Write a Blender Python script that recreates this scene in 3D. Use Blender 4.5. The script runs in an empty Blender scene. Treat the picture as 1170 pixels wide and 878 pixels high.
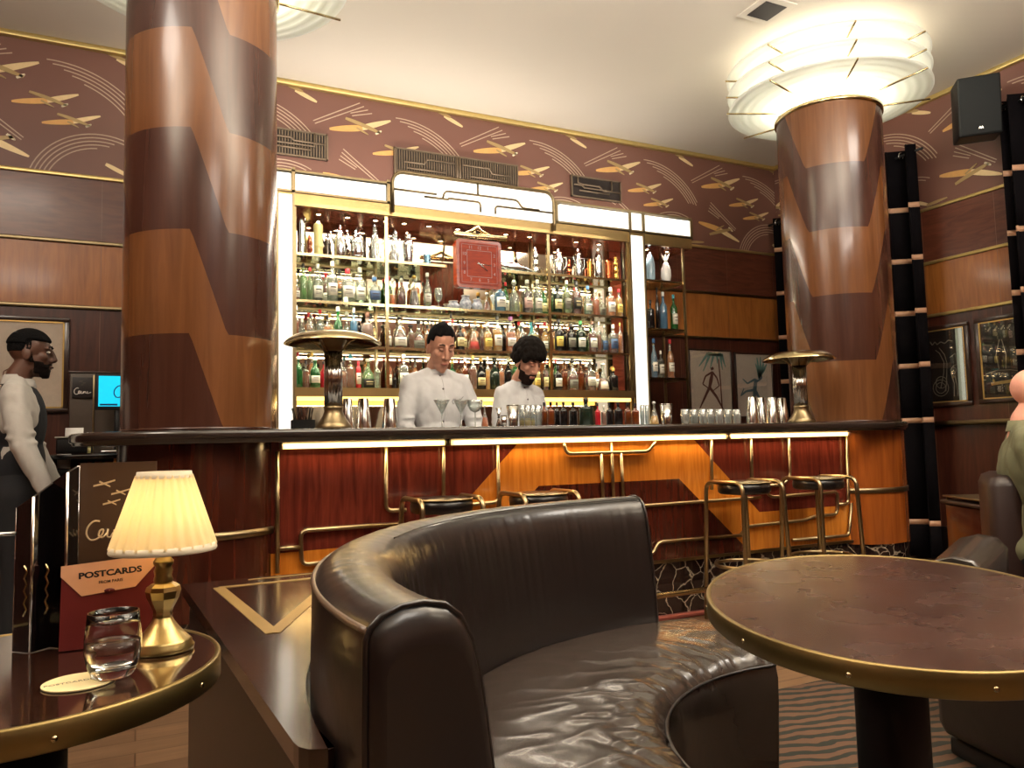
import bpy, math, random
from mathutils import Vector, Matrix
random.seed(7)
PI = math.pi
col = bpy.context.scene.collection
# ------------------------------------------------------------------ camera calibration (1170 x 878)
F, CX, CY, EYE = 880.0, 585.0, 439.0, 1.06
def _u(v): return Vector(v).normalized()
_Y = _u((159-CX, CY-517, F))
_H = _u((1159-CX, CY-(517-23.5), F))
_Z = _H.cross(_Y).normalized()
if _Z[1] < 0: _Z = -_Z
_X = -_Y.cross(_Z)
def ray(px, py):
    r = Vector((px-CX, CY-py, F)); return Vector((r.dot(_X), r.dot(_Y), r.dot(_Z)))
O = Vector((0, 0, EYE))
def atY(px, py, Y): r = ray(px, py); return O + r*(Y/r[1])
def atX(px, py, X): r = ray(px, py); return O + r*(X/r[0])
def atZ(px, py, Z): r = ray(px, py); return O + r*((Z-EYE)/r[2])
def depth(P):
    q = Vector(P)-O; return q[0]*_X[2]+q[1]*_Y[2]+q[2]*_Z[2]
cam = bpy.data.cameras.new('camera'); camo = bpy.data.objects.new('camera', cam); col.objects.link(camo)
cam.sensor_width = 36; cam.lens = 36*F/1170.0; cam.clip_start = .02; cam.clip_end = 100
R = Matrix(((_X[0], _X[1], -_X[2]), (_Y[0], _Y[1], -_Y[2]), (_Z[0], _Z[1], -_Z[2])))
camo.matrix_world = Matrix.Translation(O) @ R.to_4x4()
bpy.context.scene.camera = camo
# ------------------------------------------------------------------ materials
def sc(c):  # 0-255 srgb -> linear
    return tuple(((x/255)/12.92 if x/255 <= .04045 else ((x/255+.055)/1.055)**2.4) for x in c)
MC = {}
def newmat(name):
    m = bpy.data.materials.new(name); m.use_nodes = True
    return m, m.node_tree, m.node_tree.nodes['Principled BSDF']
def mat(name, c, rough=.5, metal=0, emit=None, es=0, coat=0, trans=0, spec=.5, bump=0, bscale=30, sheen=0, alpha=1):
    if name in MC: return MC[name]
    m, nt, b = newmat(name)
    c = sc(c)
    b.inputs['Base Color'].default_value = (*c, 1); b.inputs['Roughness'].default_value = rough
    b.inputs['Metallic'].default_value = metal; b.inputs['Coat Weight'].default_value = coat; b.inputs['Coat Roughness'].default_value = .08
    b.inputs['Transmission Weight'].default_value = trans; b.inputs['Specular IOR Level'].default_value = spec
    b.inputs['Sheen Weight'].default_value = sheen
    if emit is not None:
        b.inputs['Emission Color'].default_value = (*sc(emit), 1); b.inputs['Emission Strength'].default_value = es
    tc = nt.nodes.new('ShaderNodeTexCoord'); n = nt.nodes.new('ShaderNodeTexNoise'); n.inputs['Scale'].default_value = bscale
    n.inputs['Detail'].default_value = 3
    nt.links.new(tc.outputs['Object'], n.inputs['Vector'])
    # faint procedural tone variation
    mx = nt.nodes.new('ShaderNodeMix'); mx.data_type = 'RGBA'
    mx.inputs[6].default_value = (*[x*.88 for x in c], 1); mx.inputs[7].default_value = (*[min(1, x*1.1) for x in c], 1)
    nt.links.new(n.outputs['Fac'], mx.inputs[0]); nt.links.new(mx.outputs[2], b.inputs['Base Color'])
    if bump:
        bp = nt.nodes.new('ShaderNodeBump'); bp.inputs['Strength'].default_value = bump; bp.inputs['Distance'].default_value = .01
        nt.links.new(n.outputs['Fac'], bp.inputs['Height']); nt.links.new(bp.outputs['Normal'], b.inputs['Normal'])
    MC[name] = m; return m
def wood(name, c1, c2, scale=(8, 8, .6), rough=.25, coat=.6, gr=6.0, big=.9, seam=None):
    if name in MC: return MC[name]
    m, nt, b = newmat(name); N = nt.nodes; L = nt.links
    tc = N.new('ShaderNodeTexCoord'); mp = N.new('ShaderNodeMapping'); mp.inputs['Scale'].default_value = scale
    L.new(tc.outputs['Object'], mp.inputs['Vector'])
    n1 = N.new('ShaderNodeTexNoise'); n1.inputs['Scale'].default_value = gr; n1.inputs['Detail'].default_value = 8; n1.inputs['Distortion'].default_value = .8
    L.new(mp.outputs['Vector'], n1.inputs['Vector'])
    n2 = N.new('ShaderNodeTexNoise'); n2.inputs['Scale'].default_value = big; n2.inputs['Detail'].default_value = 2
    L.new(tc.outputs['Object'], n2.inputs['Vector'])
    ad = N.new('ShaderNodeMath'); ad.operation = 'MULTIPLY_ADD'; ad.inputs[1].default_value = .65
    L.new(n1.outputs['Fac'], ad.inputs[0])
    m2 = N.new('ShaderNodeMath'); m2.operation = 'MULTIPLY'; m2.inputs[1].default_value = .35; L.new(n2.outputs['Fac'], m2.inputs[0]); L.new(m2.outputs[0], ad.inputs[2])
    cr = N.new('ShaderNodeValToRGB'); cr.color_ramp.elements[0].position = .36; cr.color_ramp.elements[1].position = .64
    cr.color_ramp.elements[0].color = (*sc(c1), 1); cr.color_ramp.elements[1].color = (*sc(c2), 1)
    L.new(ad.outputs[0], cr.inputs[0]); L.new(cr.outputs[0], b.inputs['Base Color'])
    b.inputs['Roughness'].default_value = rough; b.inputs['Coat Weight'].default_value = coat; b.inputs['Coat Roughness'].default_value = .12
    MC[name] = m; return m
def thin_glass(name, tint, gloss=.12, rough=.02, opaq=0.0, oc=(255, 255, 255)):
    if name in MC: return MC[name]
    m, nt, b = newmat(name); N = nt.nodes; L = nt.links; out = N['Material Output']
    tr = N.new('ShaderNodeBsdfTransparent'); tr.inputs[0].default_value = (*sc(tint), 1)
    gl = N.new('ShaderNodeBsdfGlossy'); gl.inputs['Roughness'].default_value = rough
    lw = N.new('ShaderNodeLayerWeight'); lw.inputs['Blend'].default_value = .35
    ma = N.new('ShaderNodeMath'); ma.operation = 'MULTIPLY_ADD'; ma.inputs[1].default_value = .55; ma.inputs[2].default_value = gloss; ma.use_clamp = True
    L.new(lw.outputs['Facing'], ma.inputs[0])
    mx = N.new('ShaderNodeMixShader'); L.new(ma.outputs[0], mx.inputs[0]); L.new(tr.outputs[0], mx.inputs[1]); L.new(gl.outputs[0], mx.inputs[2])
    last = mx
    if opaq:
        b.inputs['Base Color'].default_value = (*sc(oc), 1); b.inputs['Roughness'].default_value = .15
        m3 = N.new('ShaderNodeMixShader'); m3.inputs[0].default_value = opaq
        L.new(mx.outputs[0], m3.inputs[1]); L.new(b.outputs[0], m3.inputs[2]); last = m3
    L.new(last.outputs[0], out.inputs['Surface'])
    MC[name] = m; return m
BR = mat('brushed_brass', (172, 154, 118), .28, 1, bump=.02, bscale=60)
BRD = mat('aged_brass', (138, 122, 92), .34, 1, bump=.05, bscale=40)
BRL = mat('polished_brass', (196, 178, 134), .16, 1)
CHR = mat('polished_steel', (205, 203, 198), .12, 1)
SILV = mat('silver_plate', (205, 208, 205), .14, 1)
BLK = mat('black_lacquer', (12, 10, 10), .12, 0, coat=.6)
BLKM = mat('matt_black', (14, 13, 13), .6)
WHT = mat('white_china', (235, 235, 232), .3)
# ------------------------------------------------------------------ mesh building
class MB:
    def __init__(s): s.v = []; s.f = []; s.m = []; s.sm = []
    def add(s, vs, fs, mi=0, smooth=False, M=None):
        o = len(s.v)
        s.v += [tuple((M @ Vector(v)) if M is not None else v) for v in vs]
        s.f += [tuple(i+o for i in f) for f in fs]; s.m += [mi]*len(fs); s.sm += [smooth]*len(fs)
        return s
    def box(s, a, b, mi=0, M=None, bev=0):
        x0, y0, z0 = a; x1, y1, z1 = b
        if bev:
            k = min(bev, (x1-x0)*.45, (y1-y0)*.45, (z1-z0)*.45)
            # chamfered box: stack of rounded rectangles
            def ring(z, i):
                return [(x0+k+(-k if i else 0)*1, y0+k, z)]
            pts = []
            for z, ins in ((z0, k), (z0+k*.3, k*.3), (z0+k, 0), (z1-k, 0), (z1-k*.3, k*.3), (z1, k)):
                r = []
                for cx, cy, a0 in ((x1-k, y1-k, 0), (x0+k, y1-k, 90), (x0+k, y0+k, 180), (x1-k, y0+k, 270)):
                    for t in (0, 30, 60, 90):
                        an = math.radians(a0+t); rr = k-ins if k > ins else 0
                        r.append((cx+rr*math.cos(an), cy+rr*math.sin(an), z))
                pts.append(r)
            return s.rings(pts, True, mi, M, smooth=True)
        vs = [(x0, y0, z0), (x1, y0, z0), (x1, y1, z0), (x0, y1, z0), (x0, y0, z1), (x1, y0, z1), (x1, y1, z1), (x0, y1, z1)]
        return s.add(vs, [(0, 3, 2, 1), (4, 5, 6, 7), (0, 1, 5, 4), (1, 2, 6, 5), (2, 3, 7, 6), (3, 0, 4, 7)], mi, False, M)
    def rings(s, rs, cap=True, mi=0, M=None, smooth=True, closed=True):
        n = len(rs[0]); vs = [p for r in rs for p in r]; fs = []
        for i in range(len(rs)-1):
            for j in range(n if closed else n-1):
                k = (j+1) % n
                fs.append((i*n+j, i*n+k, (i+1)*n+k, (i+1)*n+j))
        s.add(vs, fs, mi, smooth, M)
        if cap:
            o = len(s.v)-len(vs)
            s.f.append(tuple(o+j for j in reversed(range(n)))); s.m.append(mi); s.sm.append(False)
            s.f.append(tuple(o+(len(rs)-1)*n+j for j in range(n))); s.m.append(mi); s.sm.append(False)
        return s
    def lathe(s, prof, n=24, c=(0, 0, 0), mi=0, a0=0, a1=2*PI, M=None, smooth=True, sx=1, sy=1):
        full = abs(a1-a0-2*PI) < 1e-6; k = n if full else n+1
        rs = [[(c[0]+sx*r*math.cos(a0+(a1-a0)*j/n), c[1]+sy*r*math.sin(a0+(a1-a0)*j/n), c[2]+z) for j in range(k)] for r, z in prof]
        return s.rings(rs, False, mi, M, smooth, full)
    def tube(s, pts, r, n=8, mi=0, cap=True, M=None):
        P = [Vector(p) for p in pts]; rs = []; rr = r if isinstance(r, (list, tuple)) else [r]*len(P)
        up = None
        for i, p in enumerate(P):
            if i == 0: d = P[1]-P[0]
            elif i == len(P)-1: d = P[-1]-P[-2]
            else: d = (P[i+1]-p).normalized()+(p-P[i-1]).normalized()
            if d.length < 1e-9: d = P[i]-P[i-1]
            d.normalize()
            if up is None:
                up = Vector((0, 0, 1)) if abs(d.z) < .9 else Vector((1, 0, 0))
            a = d.cross(up)
            if a.length < 1e-4: up = Vector((1, 0, 0)) if abs(d.x) < .9 else Vector((0, 1, 0)); a = d.cross(up)
            a.normalize(); b = a.cross(d).normalized(); up = b
            rs.append([tuple(p+(a*math.cos(t)+b*math.sin(t))*rr[i]) for t in [2*PI*j/n for j in range(n)]])
        return s.rings(rs, cap, mi, M, True)
    def prism(s, poly, z0, z1, mi=0, M=None, smooth=False):
        n = len(poly)
        vs = [(x, y, z0) for x, y in poly]+[(x, y, z1) for x, y in poly]
        fs = [tuple(reversed(range(n))), tuple(range(n, 2*n))]+[(j, (j+1) % n, n+(j+1) % n, n+j) for j in range(n)]
        return s.add(vs, fs, mi, smooth, M)
    def ell(s, c, r, n=16, m=10, mi=0, M=None):
        prof = [(max(1e-4, math.cos(t)), math.sin(t)) for t in [-PI/2+PI*i/m for i in range(m+1)]]
        T = Matrix.Translation(Vector(c)) @ (M if M is not None else Matrix.Identity(4)) @ Matrix.Diagonal((*r, 1))
        return s.lathe(prof, n, mi=mi, M=T)
    def build(s, name, mats, parent=None, loc=None):
        me = bpy.data.meshes.new(name); me.from_pydata(s.v, [], s.f)
        mats = mats if isinstance(mats, (list, tuple)) else [mats]
        for m in mats: me.materials.append(m)
        me.polygons.foreach_set('material_index', s.m); me.polygons.foreach_set('use_smooth', s.sm)
        me.update()
        import bmesh
        bm = bmesh.new(); bm.from_mesh(me); bmesh.ops.recalc_face_normals(bm, faces=bm.faces); bm.to_mesh(me); bm.free()
        o = bpy.data.objects.new(name, me); col.objects.link(o)
        if loc is not None: o.location = loc
        if parent is not None: o.parent = parent
        return o
def tag(o, label, cat, group=None, kind=None):
    o['label'] = label; o['category'] = cat
    if group: o['group'] = group
    if kind: o['kind'] = kind
    return o
def thing(name, label, cat, loc=(0, 0, 0), rz=0, group=None):
    o = bpy.data.objects.new(name, None); col.objects.link(o); o.location = loc; o.rotation_euler = (0, 0, rz)
    o.empty_display_size = .1
    return tag(o, label, cat, group)
def struct(mb, name, mats):
    o = mb.build(name, mats); o['kind'] = 'structure'; return o
def dup(o, loc, label=None, group=None, rz=None):
    r = o.copy(); col.objects.link(r); r.location = loc
    if rz is not None: r.rotation_euler = (0, 0, rz)
    if label: r['label'] = label
    if group: r['group'] = group
    for ch in list(o.children):
        c = ch.copy(); col.objects.link(c); c.parent = r
        for g in list(ch.children):
            d = g.copy(); col.objects.link(d); d.parent = c
    return r
def arcpts(cx, cy, r, a0, a1, n=6):
    return [(cx+r*math.cos(math.radians(a0+(a1-a0)*i/n)), cy+r*math.sin(math.radians(a0+(a1-a0)*i/n))) for i in range(n+1)]
def fillet(pts, r, n=4):
    """round the inner corners of a 3-D polyline"""
    P = [Vector(p) for p in pts]; out = [P[0]]
    for i in range(1, len(P)-1):
        a = (P[i-1]-P[i]); b = (P[i+1]-P[i]); k = min(r, a.length*.49, b.length*.49); a.normalize(); b.normalize()
        p0 = P[i]+a*k; p1 = P[i]+b*k
        for j in range(n+1):
            t = j/n; out.append(p0*(1-t)**2+P[i]*2*t*(1-t)+p1*t*t)
    out.append(P[-1]); return out
ZR = Matrix.Rotation
# y-facing frame: local (x, z-up drawn in xy plane) -> wall facing -Y
def wallM(loc, ry=0): return Matrix.Translation(Vector(loc)) @ ZR(PI/2, 4, 'X')
def text_mesh(name, body, size, M, m, parent, extrude=.0006, off=0, shear=0, align='CENTER', sx=1):
    cu = bpy.data.curves.new(name, 'FONT'); cu.body = body; cu.size = size; cu.extrude = extrude; cu.offset = off; cu.shear = shear
    cu.align_x = align; cu.resolution_u = 3
    o = bpy.data.objects.new(name+'_tmp', cu); col.objects.link(o)
    dg = bpy.context.evaluated_depsgraph_get(); me = bpy.data.meshes.new_from_object(o.evaluated_get(dg))
    bpy.data.objects.remove(o); me.transform(M @ Matrix.Diagonal((sx, 1, 1, 1))); me.name = name
    me.materials.clear(); me.materials.append(m)
    r = bpy.data.objects.new(name, me); col.objects.link(r); r.parent = parent
    return r
def area(name, loc, size, power, colr, rot=(0, 0, 0), sy=None):
    l = bpy.data.lights.new(name, 'AREA'); l.energy = power; l.color = colr; l.size = size
    if sy: l.shape = 'RECTANGLE'; l.size_y = sy
    o = bpy.data.objects.new(name, l); col.objects.link(o); o.location = loc; o.rotation_euler = rot; return o
def point(name, loc, power, colr, r=.05):
    l = bpy.data.lights.new(name, 'POINT'); l.energy = power; l.color = colr; l.shadow_soft_size = r
    o = bpy.data.objects.new(name, l); col.objects.link(o); o.location = loc; return o
# ------------------------------------------------------------------ room shell
YW, XW, ZC = 6.05, 6.13, 3.96
W_UP = wood('red_brown_veneer', (78, 38, 26), (108, 60, 42), scale=(1.2, 1.2, 7), gr=4, rough=.34, coat=.25)
W_MID = wood('amber_veneer', (136, 80, 34), (170, 106, 50), scale=(7, 7, .7), gr=4, rough=.36, coat=.25)
W_LOW = wood('dark_rosewood_veneer', (56, 26, 18), (84, 44, 31), scale=(7, 7, .7), gr=4, rough=.36, coat=.25)
W_RED = wood('mahogany_veneer', (74, 24, 16), (114, 46, 32), scale=(9, 9, .8), gr=4, rough=.25, coat=.5)
W_ORG = wood('orange_maple_veneer', (176, 98, 26), (214, 134, 48), scale=(9, 9, .8), gr=4, rough=.25, coat=.5)
W_DRK = wood('dark_mahogany_veneer', (52, 18, 10), (78, 30, 18), scale=(9, 9, .8), gr=4, rough=.22, coat=.5)
P_LT = wood('pillar_light_veneer', (98, 60, 33), (120, 76, 44), scale=(7, 7, .5), gr=3, rough=.24, coat=.4)
P_DK = wood('pillar_dark_veneer', (58, 32, 24), (74, 43, 33), scale=(7, 7, .5), gr=3, rough=.24, coat=.4)
MURAL = mat('brown_mural_lacquer', (112, 74, 62), .45, coat=.1, bscale=1.2)
CREAM = mat('cream_ceiling_paint', (214, 205, 190), .8, bscale=.5)
GOLD = mat('gold_leaf_moulding', (206, 182, 118), .35, .75)
def wall_bands(name, p0, p1, nrm, extra=None):
    """p0,p1 floor corners; slab 10 cm behind"""
    mb = MB(); d = (Vector(p1)-Vector(p0)); L = d.length; d.normalize(); n = Vector(nrm)
    M = Matrix(((d.x, -n.x, 0, p0[0]), (d.y, -n.y, 0, p0[1]), (0, 0, 1, 0), (0, 0, 0, 1)))
    for z0, z1, mi in ((0, 2.07, 2), (2.07, 2.53, 1), (2.53, 3.0, 0), (3.0, ZC, 3)):
        mb.box((0, 0, z0), (L, .1, z1), mi, M)
    # fine panel seams
    x = .42
    while x < L:
        mb.box((x, -.0012, 0), (x+.003, .001, 3.0), 4, M); x += .63
    return struct(mb, name, [W_UP, W_MID, W_LOW, MURAL, mat('seam_line', (120, 88, 70), .4)])
wb = wall_bands('wall_back', (-3.2, YW, 0), (XW, YW, 0), (0, -1, 0))
wr = wall_bands('wall_right', (XW, YW, 0), (XW, -3.0, 0), (-1, 0, 0))
wl = wall_bands('wall_left', (-3.2, -3.0, 0), (-3.2, YW, 0), (1, 0, 0))
wf = wall_bands('wall_front', (XW, -3.0, 0), (-3.2, -3.0, 0), (0, 1, 0))
wr['note'] = 'panelled'
mb = MB(); mb.box((-3.3, -3.1, ZC), (XW+.1, YW+.1, ZC+.1)); struct(mb, 'ceiling', CREAM)
# floor boards
m, nt, b = newmat('floor_boards'); N = nt.nodes; L = nt.links
tc = N.new('ShaderNodeTexCoord'); bk = N.new('ShaderNodeTexBrick'); bk.inputs['Scale'].default_value = 1
bk.inputs['Brick Width'].default_value = 1.1; bk.inputs['Row Height'].default_value = .13; bk.inputs['Mortar Size'].default_value = .003
bk.inputs['Color1'].default_value = (*sc((96, 72, 52)), 1); bk.inputs['Color2'].default_value = (*sc((124, 96, 70)), 1); bk.inputs['Mortar'].default_value = (*sc((70, 42, 26)), 1)
bk.inputs['Bias'].default_value = 0; bk.offset = .4
mp = N.new('ShaderNodeMapping'); mp.inputs['Scale'].default_value = (1.2, 14, 1)
ns = N.new('ShaderNodeTexNoise'); ns.inputs['Scale'].default_value = 3; ns.inputs['Detail'].default_value = 8
mx = N.new('ShaderNodeMix'); mx.data_type = 'RGBA'; mx.blend_type = 'MULTIPLY'; mx.inputs[0].default_value = .55
cr = N.new('ShaderNodeValToRGB'); cr.color_ramp.elements[0].position = .3; cr.color_ramp.elements[0].color = (.45, .4, .36, 1); cr.color_ramp.elements[1].position = .7
L.new(tc.outputs['Object'], bk.inputs['Vector']); L.new(tc.outputs['Object'], mp.inputs['Vector']); L.new(mp.outputs[0], ns.inputs['Vector'])
L.new(ns.outputs['Fac'], cr.inputs[0]); L.new(bk.outputs['Color'], mx.inputs[6]); L.new(cr.outputs[0], mx.inputs[7]); L.new(mx.outputs[2], b.inputs['Base Color'])
b.inputs['Roughness'].default_value = .42
mb = MB(); mb.box((-3.3, -3.1, -.1), (XW+.1, YW+.1, 0)); struct(mb, 'floor', m)
# mouldings
tn = 0
def trim(a, b, m=GOLD):
    global tn; tn += 1
    mb = MB(); mb.box(a, b, bev=.006); return struct(mb, 'trim_%d' % tn, m)
trim((-3.19, YW-.045, ZC-.04), (XW, YW, ZC-.001)); trim((XW-.045, -2.98, ZC-.04), (XW, YW-.045, ZC-.001))
for z in (3.0, 2.53, 2.07):
    trim((-3.19, YW-.016, z-.014), (XW, YW, z+.014), GOLD if z == 3 else BRD); trim((XW-.016, -2.98, z-.014), (XW, YW-.016, z+.014), GOLD)
trim((XW-.05, -2.98, 1.125), (XW, YW-.016, 1.165), BRD)
trim((XW-.03, -2.98, 0), (XW, YW-.016, .28), mat('dark_skirting', (26, 18, 16), .3, coat=.4))
# ------------------------------------------------------------------ mural of aeroplanes inlaid in the walls
def mural():
    """one repeat of the pattern in (u, v) metres; returns list of (kind, polygon, material)"""
    out = []
    def wing(a, b, w0, w1, mi, curve=0.0):
        a = Vector(a); b = Vector(b); d = (b-a); n = Vector((-d.y, d.x)).normalized(); up = []; dn = []
        for i in range(9):
            t = i/8; w = w0+(w1-w0)*t; w *= (math.sin(PI*min(1, .12+t*.85)))**.35
            p = a+d*t+n*curve*math.sin(PI*t)
            up.append(p+n*w/2); dn.append(p-n*w/2)
        out.append(('p', [tuple(q) for q in up+dn[::-1]], mi))
    def plane(c, s, ang=0, fl=1):
        ca, sa = math.cos(ang), math.sin(ang)
        def T(x, y): return (c[0]+s*(x*ca-y*sa), c[1]+s*(x*sa+y*ca))
        wing(T(.015, .0), T(.26, .1*fl), .055*s, .030*s, 0); wing(T(.02, 0), T(-.25, -.05*fl), .06*s, .040*s, 1)
        wing(T(-.12, .06*fl), T(.17, -.02*fl), .03*s, .034*s, 2, .004); wing(T(.13, -.035*fl), T(.18, .0), .02*s, .02*s, 3)
        wing(T(-.03, -.005), T(.07, -.05*fl), .02*s, .012*s, 2)
    plane((0, 3.675), 1.0); plane((.30, 3.51), .78); plane((.46, 3.385), .70)
    plane((-.05, 3.2), 1.02, 0, -1)
    wing((-.60, 3.935), (-.46, 3.895), .02, .03, 2); wing((-.52, 3.90), (-.35, 3.83), .035, .03, 0)
    wing((-.58, 3.11), (-.42, 3.035), .03, .03, 0); wing((-.44, 3.035), (-.25, 3.05), .025, .02, 2)
    def ring(c, r, a0, a1, w=.0075):
        n = 18; P = []
        for k, rr in ((0, r+w/2), (1, r-w/2)):
            q = [(c[0]+rr*math.cos(math.radians(a0+(a1-a0)*i/n)), c[1]+rr*math.sin(math.radians(a0+(a1-a0)*i/n))) for i in range(n+1)]
            P.append(q)
        out.append(('s', P, 4))
    for k, (a0, a1) in enumerate(((92, 30), (89, 28), (83, 30), (78, 32), (70, 33))): ring((.33, 3.1), .71-.026*k, a0, a1)
    for k, (a0, a1) in enumerate(((160, 62), (160, 66), (159, 78), (158, 82), (157, 94))): ring((-.61, 2.865), .455-.026*k, a0, a1)
    def line(a, b, w=.0075):
        a = Vector(a); b = Vector(b); n = (b-a); n = Vector((-n.y, n.x)).normalized()*w/2
        out.append(('p', [tuple(a+n), tuple(b+n), tuple(b-n), tuple(a-n)], 4))
    for k in range(4):   # rising streaks
        o = Vector((.014, -.020))*k; a = Vector((-.38, 3.672)); b = Vector((.0, 3.885))
        s = a+o if k < 2 else a.lerp(b, .72)+o
        line(s, b+o*1.0+Vector((.02, -.004))*k)
    for k in range(4):   # falling streaks
        o = Vector((-.012, -.018))*k; a = Vector((-.14, 3.475)); b = Vector((.18, 3.228))
        e = b+o if k < 2 else a.lerp(b, .42)+o
        line(a+o-Vector((0, .012))*k, e)
    return out
MM = [mat('inlay_pale_gold', (222, 196, 148), .35, .15), mat('inlay_amber', (214, 164, 98), .35, .15), mat('inlay_olive_gold', (168, 142, 96), .35, .2),
      mat('inlay_cream', (226, 210, 178), .35), mat('inlay_line', (184, 158, 136), .4)]
PAT = mural()
def clip(poly, v0, v1, u0, u1):
    def cut(P, f, g):
        o = []
        for i in range(len(P)):
            a, b = P[i-1], P[i]; fa, fb = f(a), f(b)
            if (fa >= 0) != (fb >= 0):
                t = fa/(fa-fb); o.append((a[0]+(b[0]-a[0])*t, a[1]+(b[1]-a[1])*t))
            if fb >= 0: o.append(b)
        return o
    for f in (lambda p: p[1]-v0, lambda p: v1-p[1], lambda p: p[0]-u0, lambda p: u1-p[0]):
        poly = cut(poly, f, None)
        if len(poly) < 3: return []
    return poly
def lay_mural(name, parent, u_of, offs, u0, u1, dv, M):
    mb = MB()
    for off in offs:
        for kind, P, mi in PAT:
            z = .004 if mi in (2, 3) else (.0025 if mi < 2 else .001)
            polys = [P] if kind == 'p' else [[P[0][i], P[0][i+1], P[1][i+1], P[1][i]] for i in range(len(P[0])-1)]
            for q in polys:
                q = [(p[0]+off, p[1]+dv(p[1])) for p in q]
                q = clip(q, 3.016, ZC-.042, u0, u1)
                if len(q) > 2: mb.prism(q, 0, z+.0015, mi, M)
    return mb.build(name, MM, parent)
Mb = Matrix(((1, 0, 0, 0), (0, 0, -1, YW), (0, 1, 0, 0), (0, 0, 0, 1)))            # (u,v,h)->(u, YW-h, v)
lay_mural('mural_inlay', wb, None, [1.60+1.26*k for k in range(-4, 5)], -3.1, XW-.01, lambda v: 0, Mb)
Mr = Matrix(((0, 0, -1, XW), (-1, 0, 0, 0), (0, 1, 0, 0), (0, 0, 0, 1)))            # u=-Y
lay_mural('mural_inlay', wr, None, [-3.81+1.26*k-.06 for k in range(-2, 6)], -YW+.01, 2.9, lambda v: 0, Mr)
# ------------------------------------------------------------------ pillars
def pillar(cx, cy, R_, zb, zt, hi):
    H = .47; base = 2.05; mb = MB(); n = 144
    def off(t):
        t = (t+134-45+360) % 90; t = t
        # periodic 180: flat centre -134 low, -45 high
        a = ((math.degrees(th)+134) % 180)
        if a > 90: a = 180-a
        f = 0 if a < 32 else (1 if a > 58 else (a-32)/26)
        return H*(1-f if hi else f)
    rows = []
    ks = range(-6, 5)
    ths = [2*PI*i/n for i in range(n)]
    for k in ks:
        r = []
        for th in ths:
            z = min(zt, max(zb, base+k*H+off(0))); r.append((cx+R_*math.cos(th), cy+R_*math.sin(th), z))
        rows.append(r)
    for i in range(len(rows)-1):
        k = list(ks)[i]; mi = 0 if k % 2 == 0 else 1; o = len(mb.v); vs = rows[i]+rows[i+1]; fs = []
        for j in range(n):
            l = (j+1) % n
            a, b2, c, d = rows[i][j], rows[i][l], rows[i+1][l], rows[i+1][j]
            if abs(a[2]-d[2]) < 1e-6 and abs(b2[2]-c[2]) < 1e-6: continue
            if abs(a[2]-d[2]) < 1e-6: fs.append((j, l, n+l))
            elif abs(b2[2]-c[2]) < 1e-6: fs.append((j, l, n+j))
            else: fs.append((j, l, n+l, n+j))
        mb.add(vs, fs, mi, True)
    mb.lathe([(R_-.002, zb), (R_+.004, zb), (R_+.004, zb+.012), (R_-.002, zb+.012)], 64, (cx, cy, 0), 1)
    mb.prism(arcpts(cx, cy, R_-.001, 0, 357, 60), zt-.01, zt, 1); mb.prism(arcpts(cx, cy, R_-.001, 0, 357, 60), zb, zb+.01, 1)
    return mb
PL, PR, RL, RR = (.267, 4.0), (4.666, 4.038), .35, .371
PT = 3.46
FROST = None
def frosted():
    m, nt, b = newmat('frosted_ribbed_glass'); N = nt.nodes; L = nt.links; out = N['Material Output']
    tl = N.new('ShaderNodeBsdfTranslucent'); tl.inputs[0].default_value = (.95, .96, .93, 1)
    df = N.new('ShaderNodeBsdfDiffuse'); df.inputs[0].default_value = (.95, .96, .93, 1)
    tr = N.new('ShaderNodeBsdfTransparent'); tr.inputs[0].default_value = (.95, .97, .93, 1)
    gl = N.new('ShaderNodeBsdfGlossy'); gl.inputs['Roughness'].default_value = .15
    a = N.new('ShaderNodeMixShader'); a.inputs[0].default_value = .5; L.new(tl.outputs[0], a.inputs[1]); L.new(df.outputs[0], a.inputs[2])
    c = N.new('ShaderNodeMixShader'); c.inputs[0].default_value = .18; L.new(a.outputs[0], c.inputs[1]); L.new(tr.outputs[0], c.inputs[2])
    d = N.new('ShaderNodeMixShader'); d.inputs[0].default_value = .08; L.new(c.outputs[0], d.inputs[1]); L.new(gl.outputs[0], d.inputs[2])
    L.new(d.outputs[0], out.inputs['Surface']); return m
FROST = frosted()
LAMP = mat('lit_lamp_tube', (255, 250, 235), .5, emit=(255, 247, 232), es=9)
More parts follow.
